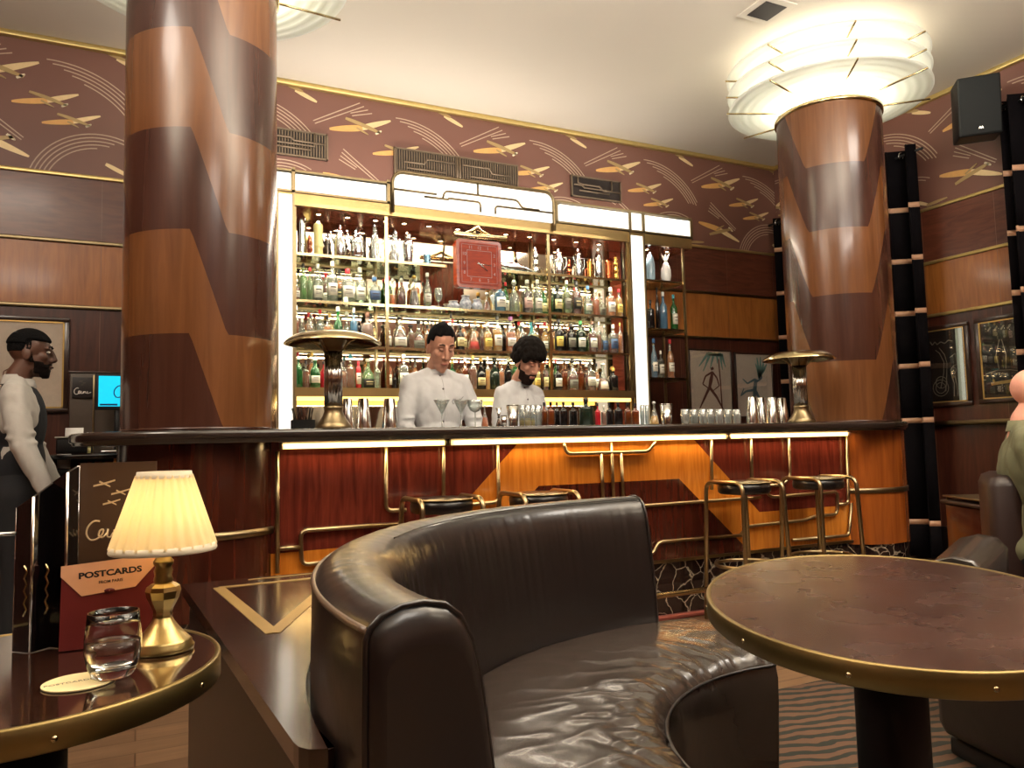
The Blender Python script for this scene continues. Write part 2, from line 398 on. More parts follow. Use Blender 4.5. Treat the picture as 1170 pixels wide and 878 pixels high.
def build_pillar(nm, c, R_, hi, label, flabel, rod0):
    t = thing('pillar', label, 'pillar', (c[0], c[1], 0))
    pillar(0, 0, R_, 1.152, PT-(.09 if nm == 'L' else 0), hi).build('shaft', [P_LT, P_DK], t)
    PTT = PT-(.09 if nm == 'L' else 0); mb = MB(); mb.lathe([(R_, PTT-.02), (R_+.012, PTT-.02), (R_+.014, PTT+.012), (R_-.04, PTT+.014), (R_-.04, PTT+.001)], 64); mb.build('brass_collar', BRL, t)
    mb = MB(); mb.lathe([(.18, PTT+.002), (.18, ZC-.001)], 32); mb.build('upper_shaft', mat('white_core', (230, 226, 214), .6), t)
    f = thing('pillar_light', flabel, 'light', (c[0], c[1], PT+.016-(.09 if nm == 'L' else 0)), 0, 'glass halo lights at the pillar tops')
    z0 = PTT+.016
    for k, z in enumerate((.055, .185, .315)):
        mb = MB(); pr = []
        for i in range(25):
            r = R_-.03+(.72-R_+.03)*i/24; pr.append((r, z+.045*(i/24)**2+.004*math.sin(i*PI/2)+.012*math.sin(i/24*PI)))
        pr2 = [(r, zz+.008) for r, zz in reversed(pr)]
        mb.lathe(pr+pr2+[pr[0]], 72); d = mb.build('glass_dish', FROST, f)
    for k, z in enumerate((.05, .18, .31)):
        mb = MB()
        for q in range(8):
            a = math.radians(rod0+45*q+0)
            mb.tube([((R_-.06)*math.cos(a), (R_-.06)*math.sin(a), z), (.80*math.cos(a), .80*math.sin(a), z+.03)], .008, 6)
        for q in range(8):
            mb2 = MB(); a = math.radians(rod0+45*q)
            mb2.tube([((R_-.06)*math.cos(a), (R_-.06)*math.sin(a), z-.004), (.74*math.cos(a), .74*math.sin(a), z+.028)], .007, 6)
            mb2.build('rod', BRL, f)
    mb = MB(); mb.lathe([(R_-.09, .02), (R_-.05, .02), (R_-.05, ZC-z0-.06), (R_-.09, ZC-z0-.06), (R_-.09, .02)], 40); mb.build('lamp_ring', LAMP, f)
    return t
build_pillar('L', PL, RL, True, 'thick round pillar left of the lit shelves, chevron veneer in two browns', 'glass halo light cut off by the top edge above the left pillar', 12)
build_pillar('R', PR, RR, False, 'round chevron veneered pillar at right end of the bar beside black curtain', 'tiered frosted glass halo light on top of the right pillar', 12)
# ------------------------------------------------------------------ grilles and ceiling fittings
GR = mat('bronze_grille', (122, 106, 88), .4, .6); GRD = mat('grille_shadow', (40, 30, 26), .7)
def grille(x0, x1, z0, z1, label, mode, dark=False):
    t = thing('air_grille', label, 'air vent', ((x0+x1)/2, YW, (z0+z1)/2)); w, h = (x1-x0)/2, (z1-z0)/2
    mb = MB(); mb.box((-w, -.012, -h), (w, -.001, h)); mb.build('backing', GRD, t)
    mb = MB()
    for a, b in (((-w, -.03, h-.012), (w, -.012, h)), ((-w, -.03, -h), (w, -.012, -h+.012)), ((-w, -.03, -h), (-w+.012, -.012, h)), ((w-.012, -.03, -h), (w, -.012, h))): mb.box(a, b)
    mb.build('frame', GR, t)
    if not dark:
        mb = MB(); n = int(2*w/.022)
        for i in range(n): x = -w+.02+i*.022; mb.box((x, -.024, -h+.01), (x+.009, -.012, h-.01))
        mb.build('louvre', GR, t)
    mb = MB(); G = 1 if mode else -1
    def bar(P, r=.008): mb.tube([(x*w, -.032, z*h) for x, z in P], r, 6)
    if mode == 2:
        for sgn in (-1, 1):
            bar([(sgn*.02, .9), (sgn*.02, -.9)]); bar([(sgn*.85, .05), (sgn*.55, .05), (sgn*.5, .4), (sgn*.06, .4)]); bar([(sgn*.8, -.35), (sgn*.2, -.35)]); bar([(sgn*.1, -.6), (sgn*.95, -.6)])
    else:
        bar([(-.9, .1), (-.6, .1), (-.5, -.1), (.6, -.1), (.6, .9)]); bar([(-.98, .35), (-.1, .35), (0, .15), (.9, .15)]) if mode == 1 else bar([(-.75, .9), (-.75, .3), (-.6, .2), (.1, .2), (.25, -.15), (.98, -.15)])
        bar([(-.7, -.4), (.5, -.4)])
    mb.build('deco_bar', GR, t)
    return t
grille(.80, 1.33, 3.35, 3.565, 'slatted bronze air grille beside the left pillar, above the shelves', 1)
grille(1.88, 3.03, 3.30, 3.55, 'widest slatted bronze grille, directly above the raised light box', 2)
grille(3.58, 4.13, 3.335, 3.54, 'small dark air grille with stepped brass line, right of the wide grille', 3, True)
t = thing('ceiling_vent', 'small square vent set in the cream ceiling near the top edge', 'ceiling vent', (3.80, 3.74, ZC))
mb = MB(); mb.box((-.14, -.14, -.012), (.14, .14, -.001), bev=.004); mb.build('frame', CREAM, t)
mb = MB(); mb.box((-.09, -.09, -.016), (.09, .09, -.012)); mb.build('core', GRD, t)
# ------------------------------------------------------------------ speaker
t = thing('wall_speaker', 'black loudspeaker high on the right wall by the cornice', 'loudspeaker', (5.80, 3.62, 3.55), math.radians(-46))
Ms = ZR(math.radians(6), 4, 'X')
mb = MB(); mb.box((-.145, -.13, -.225), (.145, .13, .225), bev=.012, M=Ms); mb.build('cabinet', mat('speaker_case', (15, 19, 19), .5), t)
mb = MB(); mb.box((-.135, -.138, -.215), (.135, -.128, .215), bev=.006, M=Ms); mb.build('speaker_grille', mat('speaker_cloth', (17, 22, 22), .75, bump=.3, bscale=400), t)
mb = MB(); mb.prism([(-.018, -.012), (-.008, .012), (0, -.006), (.008, .012), (.018, -.012), (.008, -.004), (0, -.012), (-.008, -.004)], 0, .002, M=Ms @ Matrix.Translation((0, -.139, -.17)) @ ZR(PI/2, 4, 'X')); mb.build('badge', CHR, t)
mb = MB(); mb.tube([(0, .11, 0), (0.02, .24, 0), (.06, .32, 0)], .02, 8); mb.build('bracket', BLKM, t)
# ------------------------------------------------------------------ curtains
CUR = mat('black_velvet', (14, 11, 14), .9, sheen=.0, spec=.1, bump=.1, bscale=80); CURS = mat('dusky_pink_satin', (206, 160, 128), .35)
def curtain(label, A, B_, nf, zt, zb, stripes, amp=.07, eyelets=True):
    A = Vector((*A, 0)); B_ = Vector((*B_, 0)); d = B_-A; L_ = d.length; d.normalize(); n = Vector((-d.y, d.x, 0))
    t = thing('curtain', label, 'curtain', (A+d*L_/2).to_tuple()); base = A+d*L_/2
    S = nf*14; pl = []
    for i in range(S+1):
        u = i/S; ph = u*nf*2*PI
        p = A+d*L_*u+n*amp*math.copysign(abs(math.sin(ph))**.7, math.sin(ph)) + d*.02*math.sin(2*ph)-base; pl.append(p)
    mb = MB(); zs = [zb]+sorted([z for s in stripes for z in (s-.022, s+.022)])+[zt]
    for i in range(len(zs)-1):
        mi = 1 if i % 2 == 1 else 0; o = 0
        rs = [[(p.x, p.y, zz) for p in pl] for zz in (zs[i], zs[i+1])]; mb.rings(rs, False, mi, None, True, False)
    o = mb.build('drape', [CUR, CURS], t); md = o.modifiers.new('thick', 'SOLIDIFY'); md.thickness = .006
    if eyelets:
        mb = MB()
        for k in range(nf*2):
            p = A+d*L_*((k+.5)/(nf*2))-base
            Mx = Matrix.Translation((p.x, p.y, zt-.06)) @ ZR(math.atan2(d.y, d.x), 4, 'Z') @ ZR(PI/2, 4, 'Y')
            mb.lathe([(.028, -.004), (.036, 0), (.028, .004), (.022, 0), (.028, -.004)], 14, M=Mx)
        mb.build('eyelet', SILV, t)
        mb = MB(); mb.tube([tuple(A-base-d*.06+Vector((0, 0, zt-.06))), tuple(B_-base+d*.06+Vector((0, 0, zt-.06)))], .012, 8); mb.build('curtain_rod', BLKM, t)
    return t
st = [atX(1036, y, 5.98)[2] for y in (238, 298, 358.5, 419, 481, 595)]
curtain('striped black curtain hanging just right of the right pillar', (5.98, 4.27), (5.98, 4.66), 2, 3.55, .03, st)
st = [atX(1150, y, 5.98)[2] for y in (197.5, 267, 336, 404, 470)]
curtain('striped black curtain cut off by the right edge of the photo', (5.98, 2.95), (5.98, 3.56), 4, 3.62, .03, st+[1.0, .6, .25])
st = [atX(888, y, 5.98)[2] for y in (285.7, 336, 386.6, 437)]
curtain('striped black curtain in the corner left of the right pillar', (5.96, 5.2), (5.96, 5.93), 3, 3.35, .03, st+[1.2, .85, .4], .06, True)
# ------------------------------------------------------------------ framed pictures
FRD = wood('dark_frame_wood', (38, 22, 16), (56, 34, 24), rough=.3)
def frame(nm, label, cat, cx, cz, w, h, M, art, fr=FRD, fw=.035, bg=None, inner=None, group=None, loc=(0, 0, 0), rz=0, tilt=0):
    """local: x right, z up, faces -y"""
    t = thing(nm, label, cat, loc, rz, group); T = ZR(tilt, 4, 'X')
    mb = MB()
    for a, b in (((-w, -.025, h-fw), (w, 0, h)), ((-w, -.025, -h), (w, 0, -h+fw)), ((-w, -.025, -h+fw), (-w+fw, 0, h-fw)), ((w-fw, -.025, -h+fw), (w, 0, h-fw))): mb.box(a, b, M=T, bev=.004)
    mb.build('frame', fr, t)
    if inner:
        mb = MB(); k = fw; q = .01
        for a, b in (((-w+k, -.021, h-k-q), (w-k, -.012, h-k)), ((-w+k, -.021, -h+k), (w-k, -.012, -h+k+q)), ((-w+k, -.021, -h+k), (-w+k+q, -.012, h-k)), ((w-k-q, -.021, -h+k), (w-k, -.012, h-k))): mb.box(a, b, M=T)
        mb.build('gilt_slip', inner, t)
    mb = MB(); mb.box((-w+fw*.8, -.012, -h+fw*.8), (w-fw*.8, -.002, h-fw*.8), M=T); mb.build('picture', bg, t)
    art(t, w-fw, h-fw, T)
    mb = MB(); mb.box((-w+fw*.9, -.0175, -h+fw*.9), (w-fw*.9, -.0165, h-fw*.9), M=T); mb.build('glass_pane', thin_glass('picture_glass', (250, 250, 250), .03, .01), t)
    return t
PAPER = mat('cream_paper', (226, 212, 196), .8); PTEAL = mat('teal_wash', (128, 168, 160), .8); PBRN = mat('brown_ink', (110, 66, 56), .8); PBLU = mat('slate_blue_ink', (112, 138, 146), .8)
def ribbon(mb, P, w, T, y=-.0135, mi=0):
    for i in range(len(P)-1):
        a = Vector(P[i]); b = Vector(P[i+1]); wa = w[i] if isinstance(w, list) else w; wb_ = w[i+1] if isinstance(w, list) else w
        d = b-a; n = Vector((-d.y, d.x)).normalized()
        q = [a+n*wa, b+n*wb_, b-n*wb_, a-n*wa]
        mb.prism([(p.x, p.y) for p in q], 0, .0012, mi, T @ Matrix(((1, 0, 0, 0), (0, 0, -1, y), (0, 1, 0, 0), (0, 0, 0, 1))))
def art_runner(t, w, h, T):
    mb = MB(); S = lambda *p: [(x*w, z*h) for x, z in p]
    ribbon(mb, S((.1, .35), (.0, .05), (-.08, -.15), (-.35, -.5), (-.6, -.82)), [.014, .022, .016, .012, .005], T)
    ribbon(mb, S((-.08, -.15), (.25, -.45), (.55, -.85)), [.016, .013, .006], T)
    ribbon(mb, S((.08, .33), (-.25, .2), (-.4, -.05), (-.1, -.2)), [.01, .009, .007, .005], T); ribbon(mb, S((.1, .33), (.3, .15), (.4, -.1), (.1, -.25)), [.01, .009, .006, .004], T)
    ribbon(mb, S((.02, .42), (.16, .46)), [.014, .014], T); ribbon(mb, S((.42, .75), (.47, .0), (.5, -.9)), [.006, .007, .008], T)
    mb.build('runner_figure', PBRN, t)
    mb = MB()
    for e in ((-.55, .5), (-.35, .35), (.0, .45), (.6, .4), (.75, .5), (.35, .6)): ribbon(mb, S((.4, .85), ((.4+e[0])/2, .92), e), [.01, .018, .004], T)
    mb.build('palm_leaf', PTEAL, t)
def art_dancer(t, w, h, T):
    mb = MB(); S = lambda *p: [(x*w, z*h) for x, z in p]
    ribbon(mb, S((.1, .2), (.0, -.1), (-.05, -.4), (.0, -.9)), [.02, .024, .018, .008], T); ribbon(mb, S((.05, -.2), (.3, -.5), (.2, -.9)), [.018, .014, .006], T)
    ribbon(mb, S((.05, .2), (-.4, .05), (-.65, .2)), [.012, .009, .005], T); ribbon(mb, S((.0, -.15), (-.5, -.2), (-.8, -.35), (-.6, -.1)), [.014, .01, .007, .005], T)
    ribbon(mb, S((.1, .1), (.45, .25), (.3, .4)), [.01, .008, .012], T); mb.build('dancer_figure', PBLU, t)
    mb = MB()
    for e in ((.2, .9), (.4, .92), (.6, .85), (.75, .7), (.1, .7)): ribbon(mb, S((.25, .2), ((.25+e[0])/2+.05, .5), e), [.006, .016, .006], T)
    mb.build('feather', PTEAL, t)
frame('framed_print', 'framed print of brown figure under a teal palm, behind the bar', 'picture', 0, 0, .275, .335, None, art_runner, bg=PAPER, fw=.016, loc=(5.13, YW-.003, 1.62), group='cream prints behind the bar')
frame('framed_print', 'framed print of blue dancing figure, right of the palm print', 'picture', 0, 0, .255, .335, None, art_dancer, bg=PAPER, fw=.016, loc=(5.70, YW-.003, 1.60), group='cream prints behind the bar')
CHALK = mat('chalk_line', (150, 140, 126), .9); GILT = mat('gilt_slip', (206, 172, 104), .35, .7); SLATE = mat('dark_print', (40, 34, 30), .4)
def art_bike(t, w, h, T):
    mb = MB(); S = lambda *p: [(x*w, z*h) for x, z in p]
    def circ(cx, cz, r, n=16): return [(cx*w+r*math.cos(2*PI*i/n), cz*h+r*math.sin(2*PI*i/n)) for i in range(n+1)]
    for c in ((-.35, -.6, .07), (-.35, -.6, .045), (-.3, -.45, .05), (.35, -.15, .025)): ribbon(mb, circ(*c), .0025, T)
    ribbon(mb, S((-.5, .45), (-.3, .35), (-.1, .1), (-.15, -.2), (-.35, -.6)), .003, T); ribbon(mb, S((-.3, .5), (-.05, .3), (.05, .05), (0, -.25), (-.1, -.7)), .003, T)
    ribbon(mb, S((.2, -.2), (.35, -.5), (.3, -.85)), .003, T); ribbon(mb, S((.4, -.3), (.5, -.6), (.5, -.85)), .003, T); ribbon(mb, S((.2, .2), (.5, .3), (.55, .0), (.3, -.05)), .0025, T)
    ribbon(mb, S((-.75, .7), (-.65, .6), (-.5, .68), (-.4, .6), (-.2, .66), (.0, .6), (.2, .68), (.4, .64)), .004, T)
    mb.build('chalk_drawing', CHALK, t)
    mb = MB(); ribbon(mb, S((.72, .97), (.72, -.97)), .028, T, -.0145); mb.build('pale_band', mat('pale_green_band', (206, 226, 214), .5), t)
def art_city(t, w, h, T):
    mb = MB(); S = lambda *p: [(x*w, z*h) for x, z in p]
    ribbon(mb, S((-.8, -.35), (-.3, -.28), (.3, -.3), (.8, -.36)), .003, T); ribbon(mb, S((-.2, -.25), (-.3, .1), (-.1, .5)), .003, T); ribbon(mb, S((.1, -.25), (.15, .1), (.0, .5)), .003, T)
    for x in (-.6, -.3, 0, .3, .6): ribbon(mb, S((x, .75), (x+.15, .85)), .006, T)
    mb.build('chalk_drawing', CHALK, t)
    mb = MB(); ribbon(mb, S((-.6, -.62), (.7, -.56)), .012, T); ribbon(mb, S((-.5, -.5), (-.45, -.62)), .008, T); mb.build('gold_strip', GILT, t)
frame('framed_chalk_drawing', 'dark framed chalk drawing with pale green band, on right wall beside curtain', 'picture', 0, 0, .21, .345, None, art_bike, bg=SLATE, inner=GILT, loc=(XW-.004, 4.22, 1.63), rz=-PI/2)
frame('framed_chalk_drawing', 'dark framed chalk drawing over a gold strip, above the seated bald man', 'picture', 0, 0, .21, .345, None, art_city, bg=SLATE, inner=GILT, loc=(XW-.004, 3.745, 1.635), rz=-PI/2)
def art_vase(t, w, h, T):
    mb = MB(); S = lambda *p: [(x*w, z*h) for x, z in p]
    for k in (-1, 1): ribbon(mb, [(.15+k*.02, -.22), (.15+k*.05, -.12), (.15+k*.045, -.05), (.15, -.02)], .003, T); ribbon(mb, [(.15+k*.02, -.22), (.15+k*.03, -.26)], .003, T)
    mb.build('pencil_drawing', PBRN, t)
frame('framed_print', 'large framed cream print on the wall behind the standing man', 'picture', 0, 0, .48, .325, None, art_vase, bg=PAPER, fw=.03, inner=GILT, loc=(-.92, YW-.003, 1.665))
# ------------------------------------------------------------------ bar
YB = 3.79; XB0, XB1 = .56, 4.39
def bpt(px, py, Y=YB-.02): p = atY(px, py, Y); return (p.x, p.y, p.z)
bar = thing('bar_counter', 'long curved veneered bar with brass tube pattern and dark polished counter', 'bar counter', (2.45, YB, 0))
BO = Vector((2.45, YB, 0))
def bb(mb, name, m): # build in world coords under bar
    for i, v in enumerate(mb.v): mb.v[i] = (v[0]-BO.x, v[1]-BO.y, v[2]-BO.z)
    return mb.build(name, m, bar)
# front panel with inlaid veneer fields
mb = MB(); x0, x1, z0, z1 = XB0, XB1, .34, 1.09
mb.box((x0, YB+.002, z0), (x1, YB+.05, z1), 0)
def field(poly, mi, k=1): mb.prism([(x, z) for x, z in poly], -.0, .0022*k, mi, Matrix(((1, 0, 0, 0), (0, 0, -1, YB+.0015), (0, 1, 0, 0), (0, 0, 0, 1))))
cx = 2.465; U = 1.0
R_ = lambda x: x; Lf = lambda x: 2*cx-x
field([(cx, z1), (3.035, z1), (3.57, .586), (4.39, .586), (4.39, z0), (3.48, z0), (2.945, .823), (cx, .823)], 1)
field([(cx, z1), (Lf(3.035), z1), (Lf(3.57), .580), (XB0, .570), (XB0, z0), (Lf(3.48), z0), (Lf(2.945), .823), (cx, .823)], 1)
field([(Lf(2.945), .823), (2.945, .823), (3.48, z0), (Lf(3.48), z0)], 2)
bb(mb, 'front_panel', [W_RED, W_ORG, W_DRK])
# rounded casings around the pillar feet
for (c, r, lab) in ((PL, RL+.012, 'l'), (PR, RR+.012, 'r')):
    mb = MB(); mb.lathe([(r, .32), (r, 1.09)], 64, (*c, 0)); bb(mb, 'curved_casing', wood('casing_veneer_'+lab, *(((46, 18, 11), (72, 30, 17)) if lab == 'l' else ((116, 56, 20), (156, 84, 32))), scale=(7, 7, .5), gr=3, rough=.22))
    mb = MB(); mb.lathe([(r, .665), (r+.01, .667), (r+.01, .697), (r, .70)], 64, (*c, 0)); bb(mb, 'brass_band', BRD)
MARB = None
m, nt, b = newmat('veined_dark_marble'); N = nt.nodes; L = nt.links
tc = N.new('ShaderNodeTexCoord'); n0 = N.new('ShaderNodeTexNoise'); n0.inputs['Scale'].default_value = 5; n0.inputs['Detail'].default_value = 6
vmx = N.new('ShaderNodeMix'); vmx.data_type = 'VECTOR'; vmx.inputs[0].default_value = .16
L.new(tc.outputs['Object'], n0.inputs['Vector']); L.new(tc.outputs['Object'], vmx.inputs[4]); L.new(n0.outputs['Color'], vmx.inputs[5])
vo = N.new('ShaderNodeTexVoronoi'); vo.feature = 'DISTANCE_TO_EDGE'; vo.inputs['Scale'].default_value = 11; L.new(vmx.outputs[1], vo.inputs['Vector'])
cr = N.new('ShaderNodeValToRGB'); cr.color_ramp.elements[0].position = .0; cr.color_ramp.elements[0].color = (*sc((170, 158, 138)), 1); cr.color_ramp.elements[1].position = .035; cr.color_ramp.elements[1].color = (*sc((36, 24, 22)), 1)
L.new(vo.outputs['Distance'], cr.inputs[0]); L.new(cr.outputs[0], b.inputs['Base Color']); b.inputs['Roughness'].default_value = .12; b.inputs['Coat Weight'].default_value = .4
MARB = m
mb = MB(); mb.box((XB0, YB+.012, .02), (XB1, YB+.08, .335)); 
bb(mb, 'marble_plinth', MARB)
for c, r in ((PL, RL), (PR, RR)):
    mb = MB(); mb.lathe([(r, .0), (r, .32)], 64, (*c, 0)); bb(mb, 'marble_foot', MARB)
mb = MB(); mb.box((XB0, YB-.02, 0), (XB1, YB+.03, .028), bev=.008); bb(mb, 'copper_kerb', mat('copper_strip', (170, 96, 84), .35, .5))
mb = MB(); mb.box((XB0, YB-.012, .333), (XB1, YB+.01, .352)); bb(mb, 'brass_ledge', BRD)
# counter top: overhanging slab with moulded nosing, rounded ends
CT = 1.15
DKC = mat('dark_polished_counter', (40, 32, 28), .16, 0, coat=.8, bscale=3)
front = [(-.30, 4.38), (-.31, 4.15), (-.26, 3.86), (-.12, 3.66), (.08, 3.575), (.45, 3.565)]
pts = [(-.30, 4.40)]+[(PL[0]+.56*math.cos(math.radians(a))*1.0, 4.06+.50*math.sin(math.radians(a))) for a in range(180, 271, 9)]
pts += [(.9, 3.56), (2.5, 3.545), (4.0, 3.56)]+[(4.55+.50*math.cos(math.radians(a)), 4.06+.50*math.sin(math.radians(a))) for a in range(270, 361, 9)]
back = [(5.05, 4.43), (4.2, 4.43), (4.1, 4.20), (2.5, 4.20), (.8, 4.20), (.7, 4.43), (-.29, 4.43)]
outline = pts+back
def inset(P, d):  # offset outline inwards by d (front edge only)
    out = []
    n = len(P)
    for i in range(n):
        a, b_, c = Vector(P[i-1]), Vector(P[i]), Vector(P[(i+1) % n]); t = ((b_-a).normalized()+(c-b_).normalized())
        t.normalize(); nn = Vector((-t.y, t.x)); out.append(tuple(b_+nn*d))
    return out
mb = MB(); rs = []
for z, d in ((1.09, .05), (1.09, .022), (1.094, .012), (1.102, .012), (1.106, .004), (1.112, 0), (1.136, 0), (1.144, .004), (1.1485, .012), (CT, .03)):
    rs.append([(x, y, z) for x, y in inset(outline, d)])
mb.rings(rs, True, 0, None, True); bb(mb, 'counter_top', DKC)
# brass tubes on the front, each its own tube
TR = .0105
def tube(P, r=TR, m=BR, rad=.05):
    mb = MB(); mb.tube(fillet([bpt(*p) for p in P], rad), r, 8); return bb(mb, 'brass_tube', m)
for P in ([(317, 516), (317, 655)], [(316.4, 627.5), (343, 625.5)], [(460, 598.6), (343.5, 606.8), (344.6, 645.7), (372, 643)],
          [(441, 511), (441, 584), (464, 583)], [(506.7, 511), (506.9, 577)], [(568.4, 509), (570, 574), (549, 575.8), (520, 578)],
          [(643.8, 505), (647, 518.8), (741, 516.2), (749.3, 503)], [(686.7, 519), (690, 585)], [(698, 505.6), (702, 585)], [(709.3, 517.8), (713, 584)],
          [(640, 585), (725.6, 579), (846, 570.2), (869, 568.5)], [(700, 638.5), (746.7, 633.5), (752, 619.6), (846.7, 612)],
          [(812.3, 497.7), (813.4, 560)], [(857.5, 497.7), (860, 560)], [(900.6, 497.7), (903, 545), (895, 554), (870, 555.5)], [(967, 496), (969.5, 575.8), (958, 576.6)],
          [(846, 612), (852, 604), (854, 602), (866, 600.5), (920, 594.6), (931, 590), (956.5, 588), (957.2, 562), (881, 568.3), (870, 556)], [(905, 617.5), (970, 612), (973, 575)]):
    tube(P, rad=.035)
for a, b_ in ((318, 513.2), (515.5, 820.5), (822.5, 866.5), (868.5, 967.5)): pass
LEDB = mat('warm_led_strip', (255, 226, 170), .5, emit=(255, 220, 140), es=1.0)
for xa, xb in ((.60, 1.435), (1.45, 2.375+.93), (3.32, 4.37)):
    mb = MB(); mb.box((xa, YB-.036, 1.058), (xb, YB-.018, 1.087), bev=.003); bb(mb, 'led_strip', LEDB)
    for x in (xa+.004, xb-.004):
        mb = MB(); mb.box((x-.006, YB-.04, 1.058), (x+.006, YB-.0, 1.09), bev=.003); bb(mb, 'strip_bracket', BRD)
area('bar_strip_lamp', (1.02, YB-.055, 1.08),   .8, 1.5, (1, .72, .40), (math.radians(12), 0, 0), .02)
area('bar_strip_lamp', (2.38, YB-.055, 1.08), 1.8, 3.6, (1, .72, .40), (math.radians(12), 0, 0), .02)
area('bar_strip_lamp', (3.84, YB-.055, 1.08), 1.05, 2.0, (1, .72, .40), (math.radians(12), 0, 0), .02)
# foot rail
mb = MB(); mb.tube([(.62, YB-.16, .185), (4.2, YB-.16, .185)], .017, 12); bb(mb, 'foot_rail', BRL)
for x in (.9, 1.8, 2.66, 3.6, 4.1):
    mb = MB(); mb.tube([(x, YB-.16, .185), (x, YB-.08, .185), (x, YB+.02, .185)], .011, 8); bb(mb, 'rail_bracket', BRL)
# rear work surface behind the bar front (bartender side)
mb = MB(); mb.box((.70, 3.90, .0), (4.15, 4.10, .90)); bb(mb, 'rear_cabinet', BLKM)
# ------------------------------------------------------------------ bar stools
def make_stool(name, loc, label):
    t = thing(name, label, 'bar stool', loc, 0, 'brass bar stools along the bar'); w, d, H = .15, .155, .805
    sd = [(r_[0]*1, r_[1]*1) for r_ in arcpts(0, 0, .145, 0, 348, 30)]
    mb = MB(); mb.lathe([(.001, .735), (.135, .735), (.15, .745), (.153, .77), (.148, .795), (.12, .808), (.001, .812)], 32, sx=1, sy=1)
    mb.build('seat_cushion', mat('black_seat_leather', (20, 17, 17), .3, coat=.3), t)
    mb = MB(); mb.lathe([(.15, .797), (.158, .80), (.15, .806), (.144, .80), (.15, .797)], 32); mb.build('seat_rim', BR, t)
    for sx in (-1, 1):
        mb = MB(); mb.tube(fillet([(sx*(w+.025), d+.02, 0), (sx*w, d, H), (sx*w, -d, H), (sx*(w+.025), -d-.02, 0)], .06, 6), .0125, 10); mb.build('leg_frame', BR, t)
    mb = MB(); rr = .185
    mb.tube([(rr*math.cos(a), rr*.93*math.sin(a), .325) for a in [2*PI*i/36 for i in range(37)]], .0105, 8); mb.build('foot_ring', BR, t)
    return t
ys = 3.52
def sx_at(px, Y): return atY(px, 600, Y).x
s0 = make_stool('bar_stool', (sx_at(852, ys), ys, 0), 'brass framed bar stool left of its pair, at right end of the bar')
dup(s0, (sx_at(937.5, ys), ys, 0), 'brass framed bar stool beside the curved orange casing, rightmost one')
dup(s0, (sx_at(505, ys+.02), ys+.02, 0), 'brass bar stool showing over the sofa back, leftmost one')
dup(s0, (sx_at(616, ys+.02), ys+.02, 0), 'brass bar stool whose round seat shows above the middle of the sofa back')
# ------------------------------------------------------------------ back bar cabinet
YS = 5.55; YM = 5.86
bk = thing('back_bar_shelving', 'lit brass shelving behind the bar filled with bottles, mirror back', 'shelving', (2.4, YS, 0)); KO = Vector((2.4, YS, 0))
def kb(mb, name, m, parent=bk):
    for i, v in enumerate(mb.v): mb.v[i] = (v[0]-KO.x, v[1]-KO.y, v[2]-KO.z)
    return mb.build(name, m, parent)
def kbox(name, a, b_, m, bev=0):
    mb = MB(); mb.box(a, b_, bev=bev); return kb(mb, name, m)
GLOW = mat('lit_opal_panel', (255, 255, 250), .4, emit=(255, 251, 240), es=.7)
# lit verticals
kbox('light_column', (.868, YS-.035, .98), (.965, YS, 2.875), GLOW, .008); kbox('light_column', (3.865, YS-.035, .98), (3.995, YS, 2.865), GLOW, .008)
for x in (.86, .972, 3.855, 4.005): kbox('column_edge', (x-.007, YS-.04, .9), (x+.007, YS+.02, 2.9), BRD)
# top light boxes
for x0, x1, z0, z1 in ((.45, .955, 2.905, 3.03), (.985, 1.655, 2.905, 3.03), (3.155, 3.85, 2.91, 3.06), (3.87, 3.99, 2.91, 3.065), (4.015, 4.53, 2.91, 3.06)):
    kbox('light_box', (x0, YS-.035, z0), (x1, YS, z1), GLOW, .006)
def rrect(x0, x1, z0, z1, r): return [(x1, z0), (x1, z1-r)]+arcpts(x1-r, z1-r, r, 0, 90, 6)[1:]+arcpts(x0+r, z1-r, r, 90, 180, 6)+[(x0, z0)]
KM = lambda y: Matrix(((1, 0, 0, 0), (0, 0, -1, y), (0, 1, 0, 0), (0, 0, 0, 1)))
mb = MB(); mb.prism(rrect(1.715, 3.075, 2.885, 3.125, .07), 0, .05, 0, KM(YS)); kb(mb, 'light_box', GLOW)
DK = .009
mb = MB(); mb.tube([(x, YS-.055, z) for x, z in [(1.70, 2.82)]+rrect(1.70, 3.09, 2.885, 3.14, .085)[::-1][1:]+[(3.09, 2.82)]], .013, 8); kb(mb, 'brass_surround', BRD)
for P in ([(1.70, 3.0), (2.0, 3.0), (2.05, 3.0)], [(1.95, 2.97), (2.15, 2.97), (2.15, 2.98), (2.42, 2.98), (2.42, 2.90)], [(2.1, 2.97), (2.12, 3.035), (2.75, 3.035), (2.79, 2.975), (2.95, 2.975)],
          [(2.55, 2.90), (2.55, 2.965), (3.08, 2.965)], [(2.40, 3.035), (2.40, 3.13)]):
    mb = MB(); mb.tube(fillet([(x, YS-.058, z) for x, z in P], .03), .008, 6); kb(mb, 'brass_tube', BRD)
for x0, x1, z in ((.40, 1.70, 3.04), (3.09, 4.54, 3.072)): kbox('top_rail', (x0, YS-.045, z), (x1, YS+.5-.012, z+.014), BRD)
for x0, x1, z in ((.40, 1.70, 2.89), (3.09, 4.54, 2.896)): kbox('mid_rail', (x0, YS-.045, z), (x1, YS, z+.014), BRD)
for x in (.97, 1.672, 3.12, 3.86, 4.003, 4.535): kbox('light_box_divider', (x-.012, YS-.045, 2.89), (x+.012, YS, 3.07), BRD)
BRM = mat('mottled_brass_sheet', (168, 142, 96), .3, .9, bscale=9)
kbox('brass_fascia', (.40, YS-.03, 2.80), (4.54, YS, 2.892), BRM); kbox('cabinet_top', (.40, YS, 3.04), (4.54, YW-.012, 3.055), BRM)
